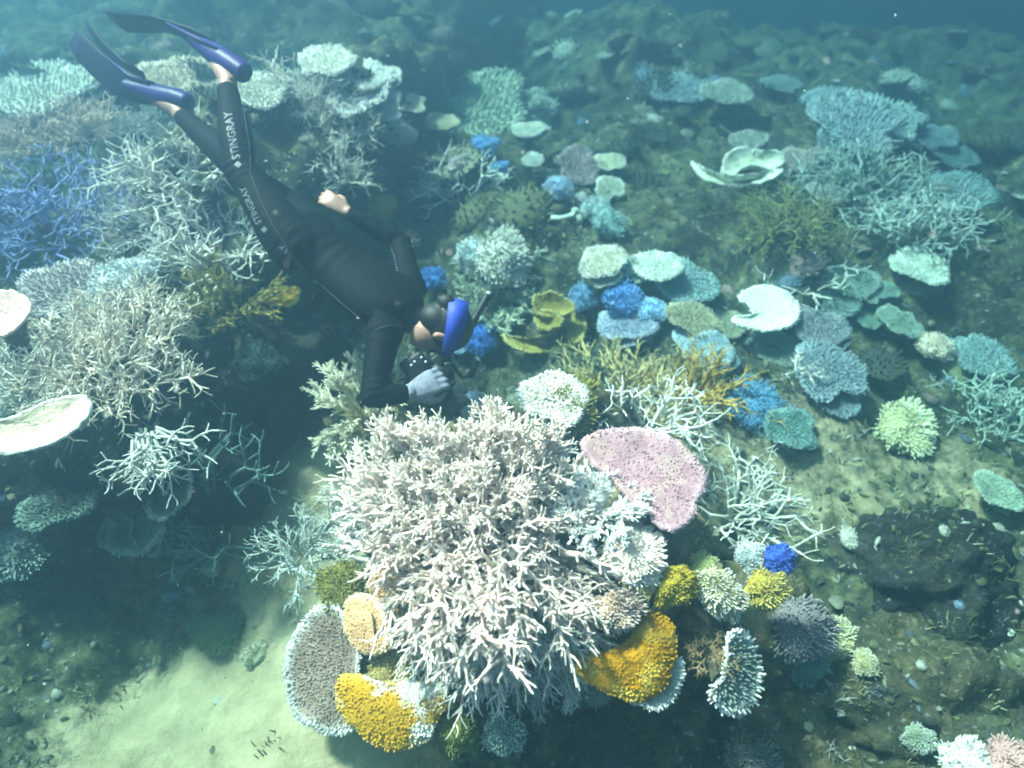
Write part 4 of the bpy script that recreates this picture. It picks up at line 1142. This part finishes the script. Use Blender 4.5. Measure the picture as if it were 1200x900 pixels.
# turf and twigs: short spikes on the rocks
def scatter_spikes(n, area, lmin, lmax, cols, wts, keep):
    VV, FF, CC = [], [], []; off = 0; k = 0
    tries = 0
    while k < n and tries < n * 8:
        tries += 1
        cx, cy = nr.uniform(*area[0]), nr.uniform(*area[1])
        if nr.random() > keep(cx, cy): continue
        cc = np.array(cols[nr.choice(len(cols), p=wts)])
        ncl = nr.integers(8, 26); rad = nr.uniform(.012, .05)
        for _ in range(ncl):
            x, y = cx + nr.normal(0, rad), cy + nr.normal(0, rad)
            h = BVH.ray_cast(Vector((x, y, 5)), Vector((0, 0, -1)))
            if not h[0]: continue
            p = np.array(h[0]); l = nr.uniform(lmin, lmax); w = l * .085
            d = np.array([nr.normal(0, .5), nr.normal(0, .5), 1.0]); d /= np.linalg.norm(d)
            a = nr.uniform(0, 6.28)
            b = [p + w * np.array([math.cos(a + q), math.sin(a + q), -.3]) for q in (0, 2.1, 4.2)]
            m = [p + d * l * .7 + w * .7 * np.array([math.cos(a + q), math.sin(a + q), 0]) for q in (0, 2.1, 4.2)]
            VV.append(np.array(b + m + [p + d * l]))
            FF.append(np.array([(0, 1, 4), (0, 4, 3), (1, 2, 5), (1, 5, 4), (2, 0, 3), (2, 3, 5), (3, 4, 6), (4, 5, 6), (5, 3, 6)]) + off); off += 7
            CC.append(np.tile(np.clip(cc * nr.uniform(.6, 1.3), 0, .85), (7, 1))); k += 1
    return np.concatenate(VV), np.concatenate(FF), np.concatenate(CC)
V, F, K = scatter_spikes(22000, ((-3.4, 3.6), (0.4, 5.6)), 0.014, 0.045, [(.05, .06, .03), (.14, .13, .05), (.30, .28, .18), (.24, .24, .22), (.10, .13, .18)], [.34, .3, .18, .1, .08], not_sand)
stuff_mesh('algae_turf', 'short turf of algae and stubby twigs on the rock', 'algae', V, F, K)
# drifting particles in the water
VV, FF, CC = [], [], []; off = 0
for k in range(170):
    u, v = nr.uniform(-100, 1300), nr.uniform(-80, 980); t = nr.uniform(.9, 3.2)
    p = cp(u, v, t)
    if p.z - ground(p.x, p.y) < .25: continue
    s = nr.uniform(.0008, .0022) * (1 if nr.random() < .93 else 1.9)
    VV.append(IC1 * s * nr.uniform(.6, 1.3, (1, 3)) + np.array(p)); FF.append(IC1F + off); off += len(IC1)
    CC.append(np.tile(np.array([(.7, .62, .62), (.6, .66, .64)][int(nr.integers(2))]), (len(IC1), 1)))
stuff_mesh('drifting_particles', 'pale specks of plankton drifting in the water', 'plankton', np.concatenate(VV), np.concatenate(FF), np.concatenate(CC))

# ------------------------------------------------------------------ the diver
SKIN = simple_mat('skin', (0.25, 0.135, 0.105), 0.5, 0.3, 0.12, 40)
SUIT = simple_mat('wetsuit_neoprene', (0.0016, 0.0018, 0.003), 0.75, 0.07, 0.35, 60, 0.25)
PRINT = simple_mat('white_print', (0.085, 0.095, 0.11), 0.6, 0.2, 0.3, 120)
SEAMM = simple_mat('seam_thread', (0.03, 0.036, 0.042), 0.7, 0.2, 0.2, 100)
GLOVE = simple_mat('grey_glove', (0.15, 0.155, 0.20), 0.75, 0.15, 0.25, 80, 0.3)
FINM = simple_mat('fin_rubber', (0.006, 0.002, 0.020), 0.5, 0.10, 0.3, 20, 0.1)
FINP = simple_mat('fin_pocket_rubber', (0.012, 0.004, 0.080), 0.45, 0.14, 0.25, 20, 0.1)
HAIR = simple_mat('dark_hair', (0.005, 0.004, 0.0035), 0.6, 0.3, 0.4, 140, 0.5)
BLUEM = simple_mat('blue_neoprene', (0.014, 0.032, 0.30), 0.6, 0.3, 0.25, 60, 0.2)
BLACK = simple_mat('black_plastic', (0.006, 0.007, 0.008), 0.5, 0.2, 0.2, 40, 0.05)
GREYPL = simple_mat('grey_plastic', (0.40, 0.42, 0.44), 0.4, 0.5, 0.15, 40, 0.05)
PINKM = simple_mat('pink_band', (0.62, 0.22, 0.26), 0.6, 0.3, 0.2, 60)
GLASS = simple_mat('dark_glass', (0.01, 0.014, 0.02), 0.08, 0.6, 0.0, 10, 0)

J = dict(shR=cp(450, 391, 2.46), shL=cp(480, 338, 2.74), elR=cp(437, 464, 2.36), wrR=cp(482, 461, 2.44), elL=cp(469, 284, 2.86), wrL=cp(405, 247, 2.80),
         hipR=cp(345, 290, 2.60), hipL=cp(364, 270, 2.80), knR=cp(281, 199, 2.64), anR=cp(266, 97, 2.80), knL=cp(287, 206, 2.92), anL=cp(208, 131, 3.06),
         neck=cp(484, 374, 2.60), head=cp(518, 387, 2.58))
pel = (J['hipR'] + J['hipL']) / 2; shm = (J['shR'] + J['shL']) / 2
spine = (shm - pel).normalized()
side = (J['shR'] - J['shL']); side = (side - spine * side.dot(spine)).normalized()      # to the diver's right, toward the camera
front = spine.cross(side).normalized()
if front.dot(UV) > 0: front = -front
def limb(mb, pts, n=16, g=0.0):
    """pts: (point, radius or (r1,r2)) swept with round sections"""
    secs = []
    x = None
    for i, (p, r) in enumerate(pts):
        d = (pts[min(i + 1, len(pts) - 1)][0] - pts[max(i - 1, 0)][0]).normalized()
        if x is None: x = side - d * side.dot(d); x = x.normalized()
        x = (x - d * x.dot(d)).normalized(); y = d.cross(x)
        r1, r2 = (r, r) if not isinstance(r, tuple) else r
        secs.append((p, x * (r1 + g), y * (r2 + g)))
    loft(mb, secs, n)
def lerp(a, b, t): return a.lerp(b, t)
def torso(mb, g):
    S = []
    for q, w, d, o in ((-0.20, .10, .075, 0.0), (-0.12, .145, .105, -.012), (0.0, .168, .118, -.014), (0.14, .158, .108, -.004), (0.32, .138, .096, .004), (0.5, .142, .100, .006), (0.70, .162, .112, .006), (0.88, .170, .112, .0), (1.0, .158, .098, -.006), (1.10, .11, .075, -.008)):
        S.append((pel.lerp(shm, q) + front * o, side * (w * .92 + g), front * (d * .92 + g)))
    loft(mb, S, 24)
    limb(mb, [(shm + spine * 0.02, .085), (lerp(shm, J['neck'], .6), .066), (J['neck'], .056), (lerp(J['neck'], J['head'], .35), .054)], g=g)
def legs(mb, g, foot):
    for h, k, a, sgn in (('hipR', 'knR', 'anR', 1), ('hipL', 'knL', 'anL', -1)):
        H, K, A = J[h], J[k], J[a]
        back = -front
        limb(mb, [(lerp(H, K, -.12), .085), (lerp(H, K, .05), .096), (lerp(H, K, .25), .093), (lerp(H, K, .5), .080), (lerp(H, K, .8), .064), (K, .060)], g=g)
        ellipsoid(mb, K, side * (.060 + g), front * (.062 + g), spine * (.062 + g))
        e = 0.90 if not foot else 1.0
        pts = [(lerp(K, A, -.02), .059), (lerp(K, A, .12) + back * .006, .060), (lerp(K, A, .3) + back * .012, .064), (lerp(K, A, .5) + back * .008, .057), (lerp(K, A, .72), .045), (lerp(K, A, .88), .040)]
        if foot: pts += [(lerp(K, A, 1.0), .038)]
        else: pts += [(lerp(K, A, .93), .040)]
        limb(mb, pts, g=g)
def arms(mb, g, bare):
    for s, e, w in (('shR', 'elR', 'wrR'), ('shL', 'elL', 'wrL')):
        S, E, W = J[s], J[e], J[w]
        ellipsoid(mb, S, side * (.066 + g), front * (.064 + g), spine * (.068 + g))
        limb(mb, [(lerp(S, shm, .3), .062), (lerp(S, E, .08), .062), (lerp(S, E, .4), .052), (lerp(S, E, .8), .044), (E, .042)], g=g)
        ellipsoid(mb, E, side * (.042 + g), front * (.042 + g), spine * (.042 + g))
        q = 1.0 if bare else .96
        limb(mb, [(E, .041), (lerp(E, W, .25), .043), (lerp(E, W, .6), .037), (lerp(E, W, .88), .029), (lerp(E, W, q), .028)], g=g)
def hand(mb, W, along, palm_n, curl, g=0.0, scale=1.0, spread=0.0):
    """palm + four fingers and a thumb; palm_n points out of the palm"""
    a = along.normalized(); n = (palm_n - a * palm_n.dot(a)).normalized(); x = a.cross(n)
    s = scale
    def P(i, j, k): return W + (a * i + x * j + n * k) * s
    loft(mb, [(P(-.01, 0, 0), x * (.027 * s + g), n * (.019 * s + g)), (P(.03, 0, 0), x * (.036 * s + g), n * (.017 * s + g)), (P(.07, 0, 0), x * (.042 * s + g), n * (.015 * s + g)), (P(.092, 0, .002), x * (.040 * s + g), n * (.012 * s + g))], 14)
    for f, (j, l) in enumerate(((-.031, .068), (-.011, .080), (.010, .075), (.030, .058))):
        p = P(.082, j, 0); ang = 0
        pts = [P(.05, j * .9, 0), p]
        dirx = j * (1.2 + spread)
        for seg, q in enumerate((.45, .31, .24)):
            ang += curl[min(seg, len(curl) - 1)]
            d = (a * math.cos(ang) + n * math.sin(ang) + x * dirx).normalized()
            p = p + d * l * q * s; pts.append(p)
        tube(mb, pts, [(.0095 * s + g), (.0090 * s + g), (.0084 * s + g), (.0078 * s + g), (.0068 * s + g)], 8, cap0=True)
    p0 = P(.015, -.024, .006); p1 = P(.045, -.048, .020); p2 = P(.072, -.052, .036); p3 = P(.092, -.044, .048)
    tube(mb, [p0, p1, p2, p3], [.013 * s + g, .0125 * s + g, .0105 * s + g, .0085 * s + g], 8, cap0=True)
# head frame: crown to the right of the picture, face looking down at the camera in the hand
crown = (RV * .93 - UV * .20 + FV * .25).normalized()
face = (-UV * .82 + FV * .48 + RV * .10); face = (face - crown * face.dot(crown)).normalized()
hside = crown.cross(face).normalized()
if hside.dot(FV) > 0: hside = -hside          # toward the camera: the ear in view
HC = J['head']
def headmesh(mb):
    ellipsoid(mb, HC + crown * .018 - face * .012, hside * .076, face * .098, crown * .092, 22, 16)
    ellipsoid(mb, HC - crown * .045 + face * .030, hside * .058, face * .066, crown * .070, 18, 12)
    ellipsoid(mb, HC - crown * .090 + face * .068, hside * .028, face * .024, crown * .022, 12, 8)       # chin
    ellipsoid(mb, HC - crown * .020 + face * .094, hside * .014, face * .026, crown * .030, 12, 8)       # nose
    ellipsoid(mb, HC - crown * .062 + face * .090, hside * .024, face * .012, crown * .012, 12, 8)       # lips
    for sg in (1, -1):
        ellipsoid(mb, HC + hside * .076 * sg - crown * .010 - face * .005, hside * .014, face * .018 - hside * .006 * sg, crown * .032, 12, 8)
        ellipsoid(mb, HC + hside * .032 * sg + crown * .018 + face * .078, hside * .018, face * .012, crown * .012, 10, 8)
def remeshed(name, mb, vox, mat, parent, smooth_it=6):
    me = mesh_from(name, mb.v, mb.f, mat)
    o = bpy.data.objects.new(name, me); C.objects.link(o)
    r = o.modifiers.new('r', 'REMESH'); r.mode = 'VOXEL'; r.voxel_size = vox; r.use_smooth_shade = True
    s = o.modifiers.new('s', 'SMOOTH'); s.factor = 0.5; s.iterations = smooth_it
    dg = bpy.context.evaluated_depsgraph_get()
    me2 = bpy.data.meshes.new_from_object(o.evaluated_get(dg))
    bpy.data.objects.remove(o)
    me2.name = name; me2.materials.clear(); me2.materials.append(mat)
    me2.polygons.foreach_set('use_smooth', [True] * len(me2.polygons))
    return put(name, me2, mat, parent)
diver = thing('person', 'diver in a black wetsuit gliding head down over the corals with a camera', 'person', (0, 0, 0))
body = MB()
torso(body, -.004); legs(body, -.004, True); arms(body, -.003, True); headmesh(body)
hdL = (J['wrL'] - J['elL']).normalized()
hand(body, J['wrL'], -RV * .80 + UV * .55 - FV * .05, (FV * .9 - UV * .2), (.25, .4, .3), scale=0.92, spread=1.5)
hdR = (J['wrR'] - J['elR']).normalized()
hand(body, J['wrR'], (RV * .86 + UV * .48 + FV * .10), (FV * .9 - UV * .15), (.45, .75, .6), scale=1.10)
# feet inside the fins
FOOT = {}
for a, k, toe in (('anR', 'knR', cp(236, 46, 2.92)), ('anL', 'knL', cp(150, 97, 3.14))):
    A = J[a]; d = (toe - A).normalized()
    up_ = (J[k] - A).normalized()
    heel = A - d * .055 - up_ * .035
    FOOT[a] = (heel, toe, d)
    limb(body, [(heel, .032), (A - up_ * .030, .036), (lerp(A - up_ * .04, toe, .30), .034), (lerp(A - up_ * .05, toe, .5), .026)])
remeshed('body', body, .0065, SKIN, diver)
suit = MB()
torso(suit, .004); legs(suit, .004, False); arms(suit, .004, False)
suit_o = remeshed('wetsuit', suit, .0075, SUIT, diver, 8)
gl = MB()
hand(gl, J['wrR'], (RV * .86 + UV * .48 + FV * .10), (FV * .9 - UV * .15), (.45, .75, .6), g=.0035, scale=1.12)
limb(gl, [(lerp(J['elR'], J['wrR'], .84), .036), (J['wrR'], .036)])
remeshed('glove', gl, .0045, GLOVE, diver, 3)
# fins
def ribbon(mb, cl, n=14, th=.007):
    """cl: (u, v, t, half width in px, half width in depth)"""
    secs = []
    P = [cp(u, v, t) for (u, v, t, _, _) in cl]
    for i, (u, v, t, w, wd) in enumerate(cl):
        d = (P[min(i + 1, len(P) - 1)] - P[max(i - 1, 0)]).normalized()
        vd = ray(u, v).normalized()
        im = d.cross(vd).normalized()
        a = im * (w * t / FPX) + vd * wd
        a = a - d * a.dot(d)
        b = d.cross(a.normalized()) * th
        secs.append((P[i], a, b))
    loft(mb, secs, n)
def fin(which, pocket, lobes, ridge):
    heel, toe, d = FOOT[which]
    root = None
    pm = MB(); limb(pm, pocket)
    fo = remeshed('fin', pm, .006, FINP, diver, 5)
    fo['label'] = 'purple blue rubber swim fin'
    for l in lobes:
        b = MB(); ribbon(b, l); bo = put('blade', b.mesh('blade'), FINM, fo)
    for (p0, p1, p2) in ridge:
        r = MB(); tube(r, [p0, p1, p2], [.008, .007, .005], 8, cap0=True); put('rail', r.mesh('rail'), FINP, fo)
    return fo
hl, tl, dl = FOOT['anL']; hr, tr, dr = FOOT['anR']
fin('anL', [(cp(224, 121, 3.05), (.028, .028)), (cp(221, 120, 3.05), (.044, .042)), (cp(207, 117, 3.07), (.050, .052)), (cp(190, 113, 3.09), (.050, .050)), (cp(170, 106, 3.12), (.048, .042)), (cp(150, 98, 3.14), (.048, .028))],
    [[(185, 110, 3.09, 12, .03), (160, 105, 3.12, 15, .04), (135, 93, 3.16, 16, .05), (112, 74, 3.20, 14, .05), (94, 55, 3.24, 13, .05), (86, 46, 3.26, 9, .04)],
     [(170, 96, 3.12, 9, .05), (145, 80, 3.15, 7, .06), (127, 63, 3.19, 5, .07), (112, 44, 3.23, 3.5, .07), (103, 30, 3.26, 2.5, .05)]],
    [(cp(175, 98, 3.06), cp(150, 88, 3.09), cp(128, 70, 3.14))])
fin('anR', [(cp(290, 88, 2.80), (.028, .028)), (cp(287, 86, 2.80), (.044, .042)), (cp(275, 79, 2.82), (.050, .050)), (cp(261, 70, 2.84), (.050, .050)), (cp(245, 58, 2.88), (.046, .040)), (cp(228, 46, 2.92), (.044, .024))],
    [[(250, 60, 2.88, 11, .03), (228, 45, 2.92, 9, .05), (205, 34, 2.96, 6, .06), (185, 28, 3.00, 8, .07), (160, 28, 3.04, 10, .07), (140, 26, 3.08, 9, .07), (129, 20, 3.10, 4, .05)]],
    [(cp(255, 58, 2.80), cp(225, 42, 2.85), cp(195, 27, 2.92))])
# hair, mask, strap, snorkel
hm = MB()
ellipsoid(hm, HC + crown * .022 - face * .020, hside * .083, face * .100, crown * .097, 22, 16)
ellipsoid(hm, HC - crown * .030 - face * .045, hside * .068, face * .060, crown * .070, 18, 12)
ellipsoid(hm, HC - face * .115 - crown * .012, hside * .034, face * .034, crown * .036, 14, 10)
hair_o = remeshed('hair', hm, .006, HAIR, diver, 3)
bt = MB(); ring = []
for k in range(17):
    a = 2 * math.pi * k / 16
    ring.append(HC - face * .095 - crown * .010 + (hside * math.cos(a) + crown * math.sin(a)) * .030)
tube(bt, ring, [.009] * 17, 8, rounded=False); put('hair_band', bt.mesh('hair_band'), PINKM, hair_o)
def band(name, axis_pts, mat, parent, w0, w1, th, a0, a1, cen, ex, ey, ez, n=26):
    """strip wrapped round the head between two angles"""
    mb = MB(); V = []; F = []
    for i in range(n):
        q = i / (n - 1); a = a0 + (a1 - a0) * q
        w = w0 + (w1 - w0) * math.sin(math.pi * q) ** .8
        rad = ex * math.cos(a) + ey * math.sin(a)
        o = rad.normalized()
        for (s, e) in ((-1, 0), (1, 0), (1, 1), (-1, 1)):
            V.append(cen + rad + ez * w * s + o * (th * e) - o * (.35 * w * w / .08))
    for i in range(n - 1):
        for k in range(4):
            F.append((i * 4 + k, i * 4 + (k + 1) % 4, (i + 1) * 4 + (k + 1) % 4, (i + 1) * 4 + k))
    F += [(3, 2, 1, 0), tuple((n - 1) * 4 + k for k in range(4))]
    mb.add(V, F); return put(name, mb.mesh(name), mat, parent)
band('mask_strap', None, BLUEM, diver, .011, .040, .007, math.radians(58), math.radians(-238), HC + crown * .030 - face * .016, hside * .098, face * .120, crown)
mk = MB()
box(mk, HC + crown * .014 + face * .102, hside * .083, crown * .048, face * .034, .35)
mask_o = put('mask', mk.mesh('mask'), BLACK, diver)
ln_ = MB(); box(ln_, HC + crown * .014 + face * .141, hside * .064, crown * .032, face * .004, .3); put('lens', ln_.mesh('lens'), GLASS, mask_o)
sn = MB()
s0 = HC - crown * .062 + face * .105; s1 = HC - crown * .05 - hside * .06 + face * .10; s2 = HC + crown * .05 - hside * .095 + face * .02
tip_ = cp(571, 347, 2.72); mid_ = cp(550, 386, 2.70)
tube(sn, [s0, s1, s2, lerp(s2, mid_, .7), mid_, lerp(mid_, tip_, .5), tip_], [.013, .013, .013, .014, .015, .015, .016], 12, cap0=True)
snk = put('snorkel', sn.mesh('snorkel'), BLACK, diver)
st = MB(); dd_ = (tip_ - mid_).normalized(); tube(st, [tip_ - dd_ * .004, tip_ + dd_ * .012], [.0155, .011], 12, cap0=True); put('snorkel_tip', st.mesh('snorkel_tip'), GREYPL, snk)

# creases in the neoprene at the joints
_me = suit_o.data
_co = np.empty(len(_me.vertices) * 3); _me.vertices.foreach_get('co', _co); _co = _co.reshape(-1, 3)
_no = np.empty(len(_me.vertices) * 3); _me.vertex_normals.foreach_get('vector', _no); _no = _no.reshape(-1, 3)
_d = 0.0012 * fbm(_co[:, 0] * 14, _co[:, 1] * 14, _co[:, 2] * 14, seed=21, octv=3)
for jn, ax, rad, amp, wl in (('knR', J['anR'] - J['hipR'], .15, .0055, .034), ('knL', J['anL'] - J['hipL'], .15, .005, .034), ('elR', J['wrR'] - J['shR'], .11, .0055, .026), ('elL', J['wrL'] - J['shL'], .11, .0055, .028),
                             ('hipR', spine, .17, .005, .045), ('hipL', spine, .16, .005, .045), ('shR', J['elR'] - J['shR'], .13, .005, .036), ('shL', J['elL'] - J['shL'], .13, .005, .036)):
    ax = np.array(ax.normalized()); c = np.array(J[jn])
    r = np.linalg.norm(_co - c, axis=1); w = np.clip(1 - r / rad, 0, 1)
    s = (_co - c) @ ax + 0.022 * fbm(_co[:, 0] * 9, _co[:, 1] * 9, _co[:, 2] * 9, seed=33, octv=2)
    _d = _d + 0.6 * amp * w * np.sin(s / wl * 6.283)
wst = np.array(pel.lerp(shm, .38)); s = (_co - wst) @ np.array(spine)
_d = _d + 0.0020 * np.exp(-(s / .08) ** 2) * np.sin((s + 0.03 * fbm(_co[:, 0] * 6, _co[:, 1] * 6, _co[:, 2] * 6, seed=35, octv=2)) / .05 * 6.283)
_co = _co + _no * _d[:, None]
_me.vertices.foreach_set('co', _co.ravel()); _me.update()
# print and seams laid on the suit's surface
sv = [v.co.copy() for v in suit_o.data.vertices]
sb = BVHTree.FromPolygons(sv, [tuple(p.vertices) for p in suit_o.data.polygons])
def on_suit(u, v, off=.0015):
    r = ray(u, v).normalized(); h = sb.ray_cast(CAMP, r)
    if not h[0]: return None
    n = h[1] if h[1].dot(r) < 0 else -h[1]
    return h[0] + n * off
def letters(text, u0, v0, u1, v1, hpx):
    """word running from (u0,v0) to (u1,v1), tops to its left"""
    cu = bpy.data.curves.new('lettering', 'FONT'); cu.body = text; cu.size = 1.0; cu.resolution_u = 3; cu.space_character = 1.05
    cu.offset = 0.022
    o = bpy.data.objects.new('lettering', cu); C.objects.link(o)
    dg = bpy.context.evaluated_depsgraph_get()
    me = bpy.data.meshes.new_from_object(o.evaluated_get(dg))
    bpy.data.objects.remove(o)
    bm = bmesh.new(); bm.from_mesh(me)
    bmesh.ops.triangulate(bm, faces=bm.faces[:])
    for _ in range(2):
        bmesh.ops.subdivide_edges(bm, edges=[e for e in bm.edges if e.calc_length() > .12], cuts=1)
        bmesh.ops.triangulate(bm, faces=bm.faces[:])
    W = max(v.co.x for v in bm.verts); H = max(v.co.y for v in bm.verts)
    d = Vector((u1 - u0, v1 - v0)); L_ = d.length; d /= L_
    nrm = Vector((d.y, -d.x))
    bad = []
    for v in bm.verts:
        q = Vector((u0, v0)) + d * (v.co.x / W * L_) + nrm * (v.co.y / H * hpx)
        w = on_suit(q.x, q.y)
        if w is None: bad.append(v)
        else: v.co = w
    if bad: bmesh.ops.delete(bm, geom=bad, context='VERTS')
    bm.to_mesh(me); bm.free()
    me.materials.clear(); me.materials.append(PRINT)
    put('lettering', me, PRINT, suit_o)
def emblem(u, v, r):
    mb = MB(); V = []; F = []
    c = on_suit(u, v, .002)
    if c is None: return
    V.append(c)
    for k in range(16):
        a = 6.283 * k / 16; rr = r * (1.0 if k % 4 else 1.45)
        V.append(on_suit(u + rr * math.cos(a), v + rr * math.sin(a), .002) or c)
    for k in range(16): F.append((0, 1 + k, 1 + (k + 1) % 16))
    mb.add(V, F); put('emblem', mb.mesh('emblem'), PRINT, suit_o)
letters('STINGRAY', 281.5, 186, 271, 130, 9.5); emblem(279, 193, 3.2)
letters('STINGRAY', 307, 261, 287, 218, 7.5); emblem(310, 269, 3)
letters('STINGRAY', 364, 324, 332, 285, 7.5); emblem(369, 331, 3)
def seam(pts, r=.0013, dash=None):
    mb = MB(); P = []
    fine = []
    for i in range(len(pts) - 1):
        for k in range(6): fine.append((pts[i][0] + (pts[i + 1][0] - pts[i][0]) * k / 6, pts[i][1] + (pts[i + 1][1] - pts[i][1]) * k / 6))
    fine.append(pts[-1])
    P = [on_suit(u, v, .001) for u, v in fine]
    if dash:
        P2 = [p for p in P if p]
        for i in range(0, len(P2) - 1, 2): tube(mb, [P2[i], P2[i].lerp(P2[i + 1], .6)], [.003, .003], 6, cap0=True)
        return put('trim', mb.mesh('trim'), PRINT, suit_o)
    run = []
    for p in P + [None]:
        if p and (not run or (p - run[-1]).length < .08): run.append(p)
        else:
            if len(run) > 2: tube(mb, run, [r] * len(run), 6, cap0=True)
            run = [p] if p else []
    if mb.v: put('seam', mb.mesh('seam'), SEAMM, suit_o)
seam([(283, 112), (287, 140), (292, 170), (294, 205), (305, 235), (322, 268), (345, 300), (372, 330), (400, 355), (432, 381)])
seam([(437, 389), (446, 384), (460, 381), (475, 380), (490, 382)], .0018)
seam([(452, 283), (458, 290), (462, 300), (464, 310), (466, 320)], dash=True)

# ------------------------------------------------------------------ the camera in the diver's hand
cc = cp(500, 437, 2.50)
rig = thing('underwater_camera', 'black underwater camera housing held in the diver\'s grey gloved hand', 'camera', cc)
def loc(u, v, t): return cp(u, v, t) - cc
e1 = (RV * .80 + UV * .52 + FV * .1).normalized(); e2 = (-RV * .52 + UV * .80); e2 = (e2 - e1 * e2.dot(e1)).normalized(); e3 = e1.cross(e2)
def rpart(name, fn, mat, parent=rig):
    mb = MB(); fn(mb); return put(name, mb.mesh(name), mat, parent)
hous = rpart('housing', lambda m: box(m, loc(488, 431, 2.49), e1 * .050, e2 * .047, e3 * .040, .2), BLACK)
for (u, v) in ((482, 428), (486, 424), (494, 419), (499, 424)):
    rpart('button', lambda m: ellipsoid(m, loc(u, v, 2.445), e1 * .005, e2 * .005, e3 * .004, 10, 6), GREYPL)
rpart('lens_port', lambda m: tube(m, [loc(505, 432, 2.50), loc(515, 438, 2.51), loc(521, 441, 2.52)], [.034, .040, .044], 18, cap0=True), BLACK)
rpart('viewfinder', lambda m: box(m, loc(512, 424, 2.50), e1 * .018, e2 * .022, e3 * .02, .2), BLACK)
rpart('arm', lambda m: tube(m, [loc(520, 428, 2.52), loc(530, 426, 2.54), loc(541, 442, 2.55), loc(553, 440, 2.56)], [.010, .009, .009, .010], 10, cap0=True), BLACK)
lh = rpart('light_head', lambda m: tube(m, [loc(551, 442, 2.56), loc(555, 432, 2.56), loc(558, 423, 2.56)], [.014, .015, .017], 14, cap0=True), BLACK)
rpart('reflector', lambda m: tube(m, [loc(558, 423.5, 2.56), loc(558.6, 421.8, 2.56)], [.015, .015], 14), GREYPL, lh)
rpart('tray', lambda m: box(m, loc(512, 462, 2.50), (RV * .86 + UV * .5).normalized() * .062, (UV * .86 - RV * .5).normalized() * .010, FV * .022, .2), BLACK)
rpart('handle', lambda m: tube(m, [loc(498, 448, 2.48), loc(505, 458, 2.48), loc(510, 466, 2.48)], [.014, .015, .014], 12, cap0=True), BLACK)
rpart('tray_knob', lambda m: tube(m, [loc(526, 452, 2.50), loc(531, 448, 2.50)], [.012, .012], 12, cap0=True), BLACK)

# ------------------------------------------------------------------ water haze
zmin = float(GZ.min()) - 1.0
hb = MB(); V = []
X0, X1, Y0, Y1, Z1 = -20.0, 20.0, -15.0, 20.0, CAM_H + 0.35
V = [Vector((x, y, z)) for z in (zmin, Z1) for y in (Y0, Y1) for x in (X0, X1)]
hb.add(V, [(0, 2, 3, 1), (4, 5, 7, 6), (0, 1, 5, 4), (2, 6, 7, 3), (0, 4, 6, 2), (1, 3, 7, 5)])
hm_ = bpy.data.materials.new('water_haze'); hm_.use_nodes = True
nt = hm_.node_tree; nt.nodes.remove(nt.nodes['Principled BSDF'])
pv = nt.nodes.new('ShaderNodeVolumePrincipled')
pv.inputs['Color'].default_value = (*HAZE_COLOR, 1); pv.inputs['Density'].default_value = HAZE_DENSITY
pv.inputs['Absorption Color'].default_value = (*HAZE_ABSORB, 1); pv.inputs['Anisotropy'].default_value = HAZE_ANISO
nt.links.new(pv.outputs['Volume'], nt.nodes['Material Output'].inputs['Volume'])
hz = put('haze', mesh_from('haze', hb.v, hb.f, hm_, smooth_shade=False), hm_, kind='stuff')
tag(hz, 'blue green water haze filling the whole scene', 'haze')
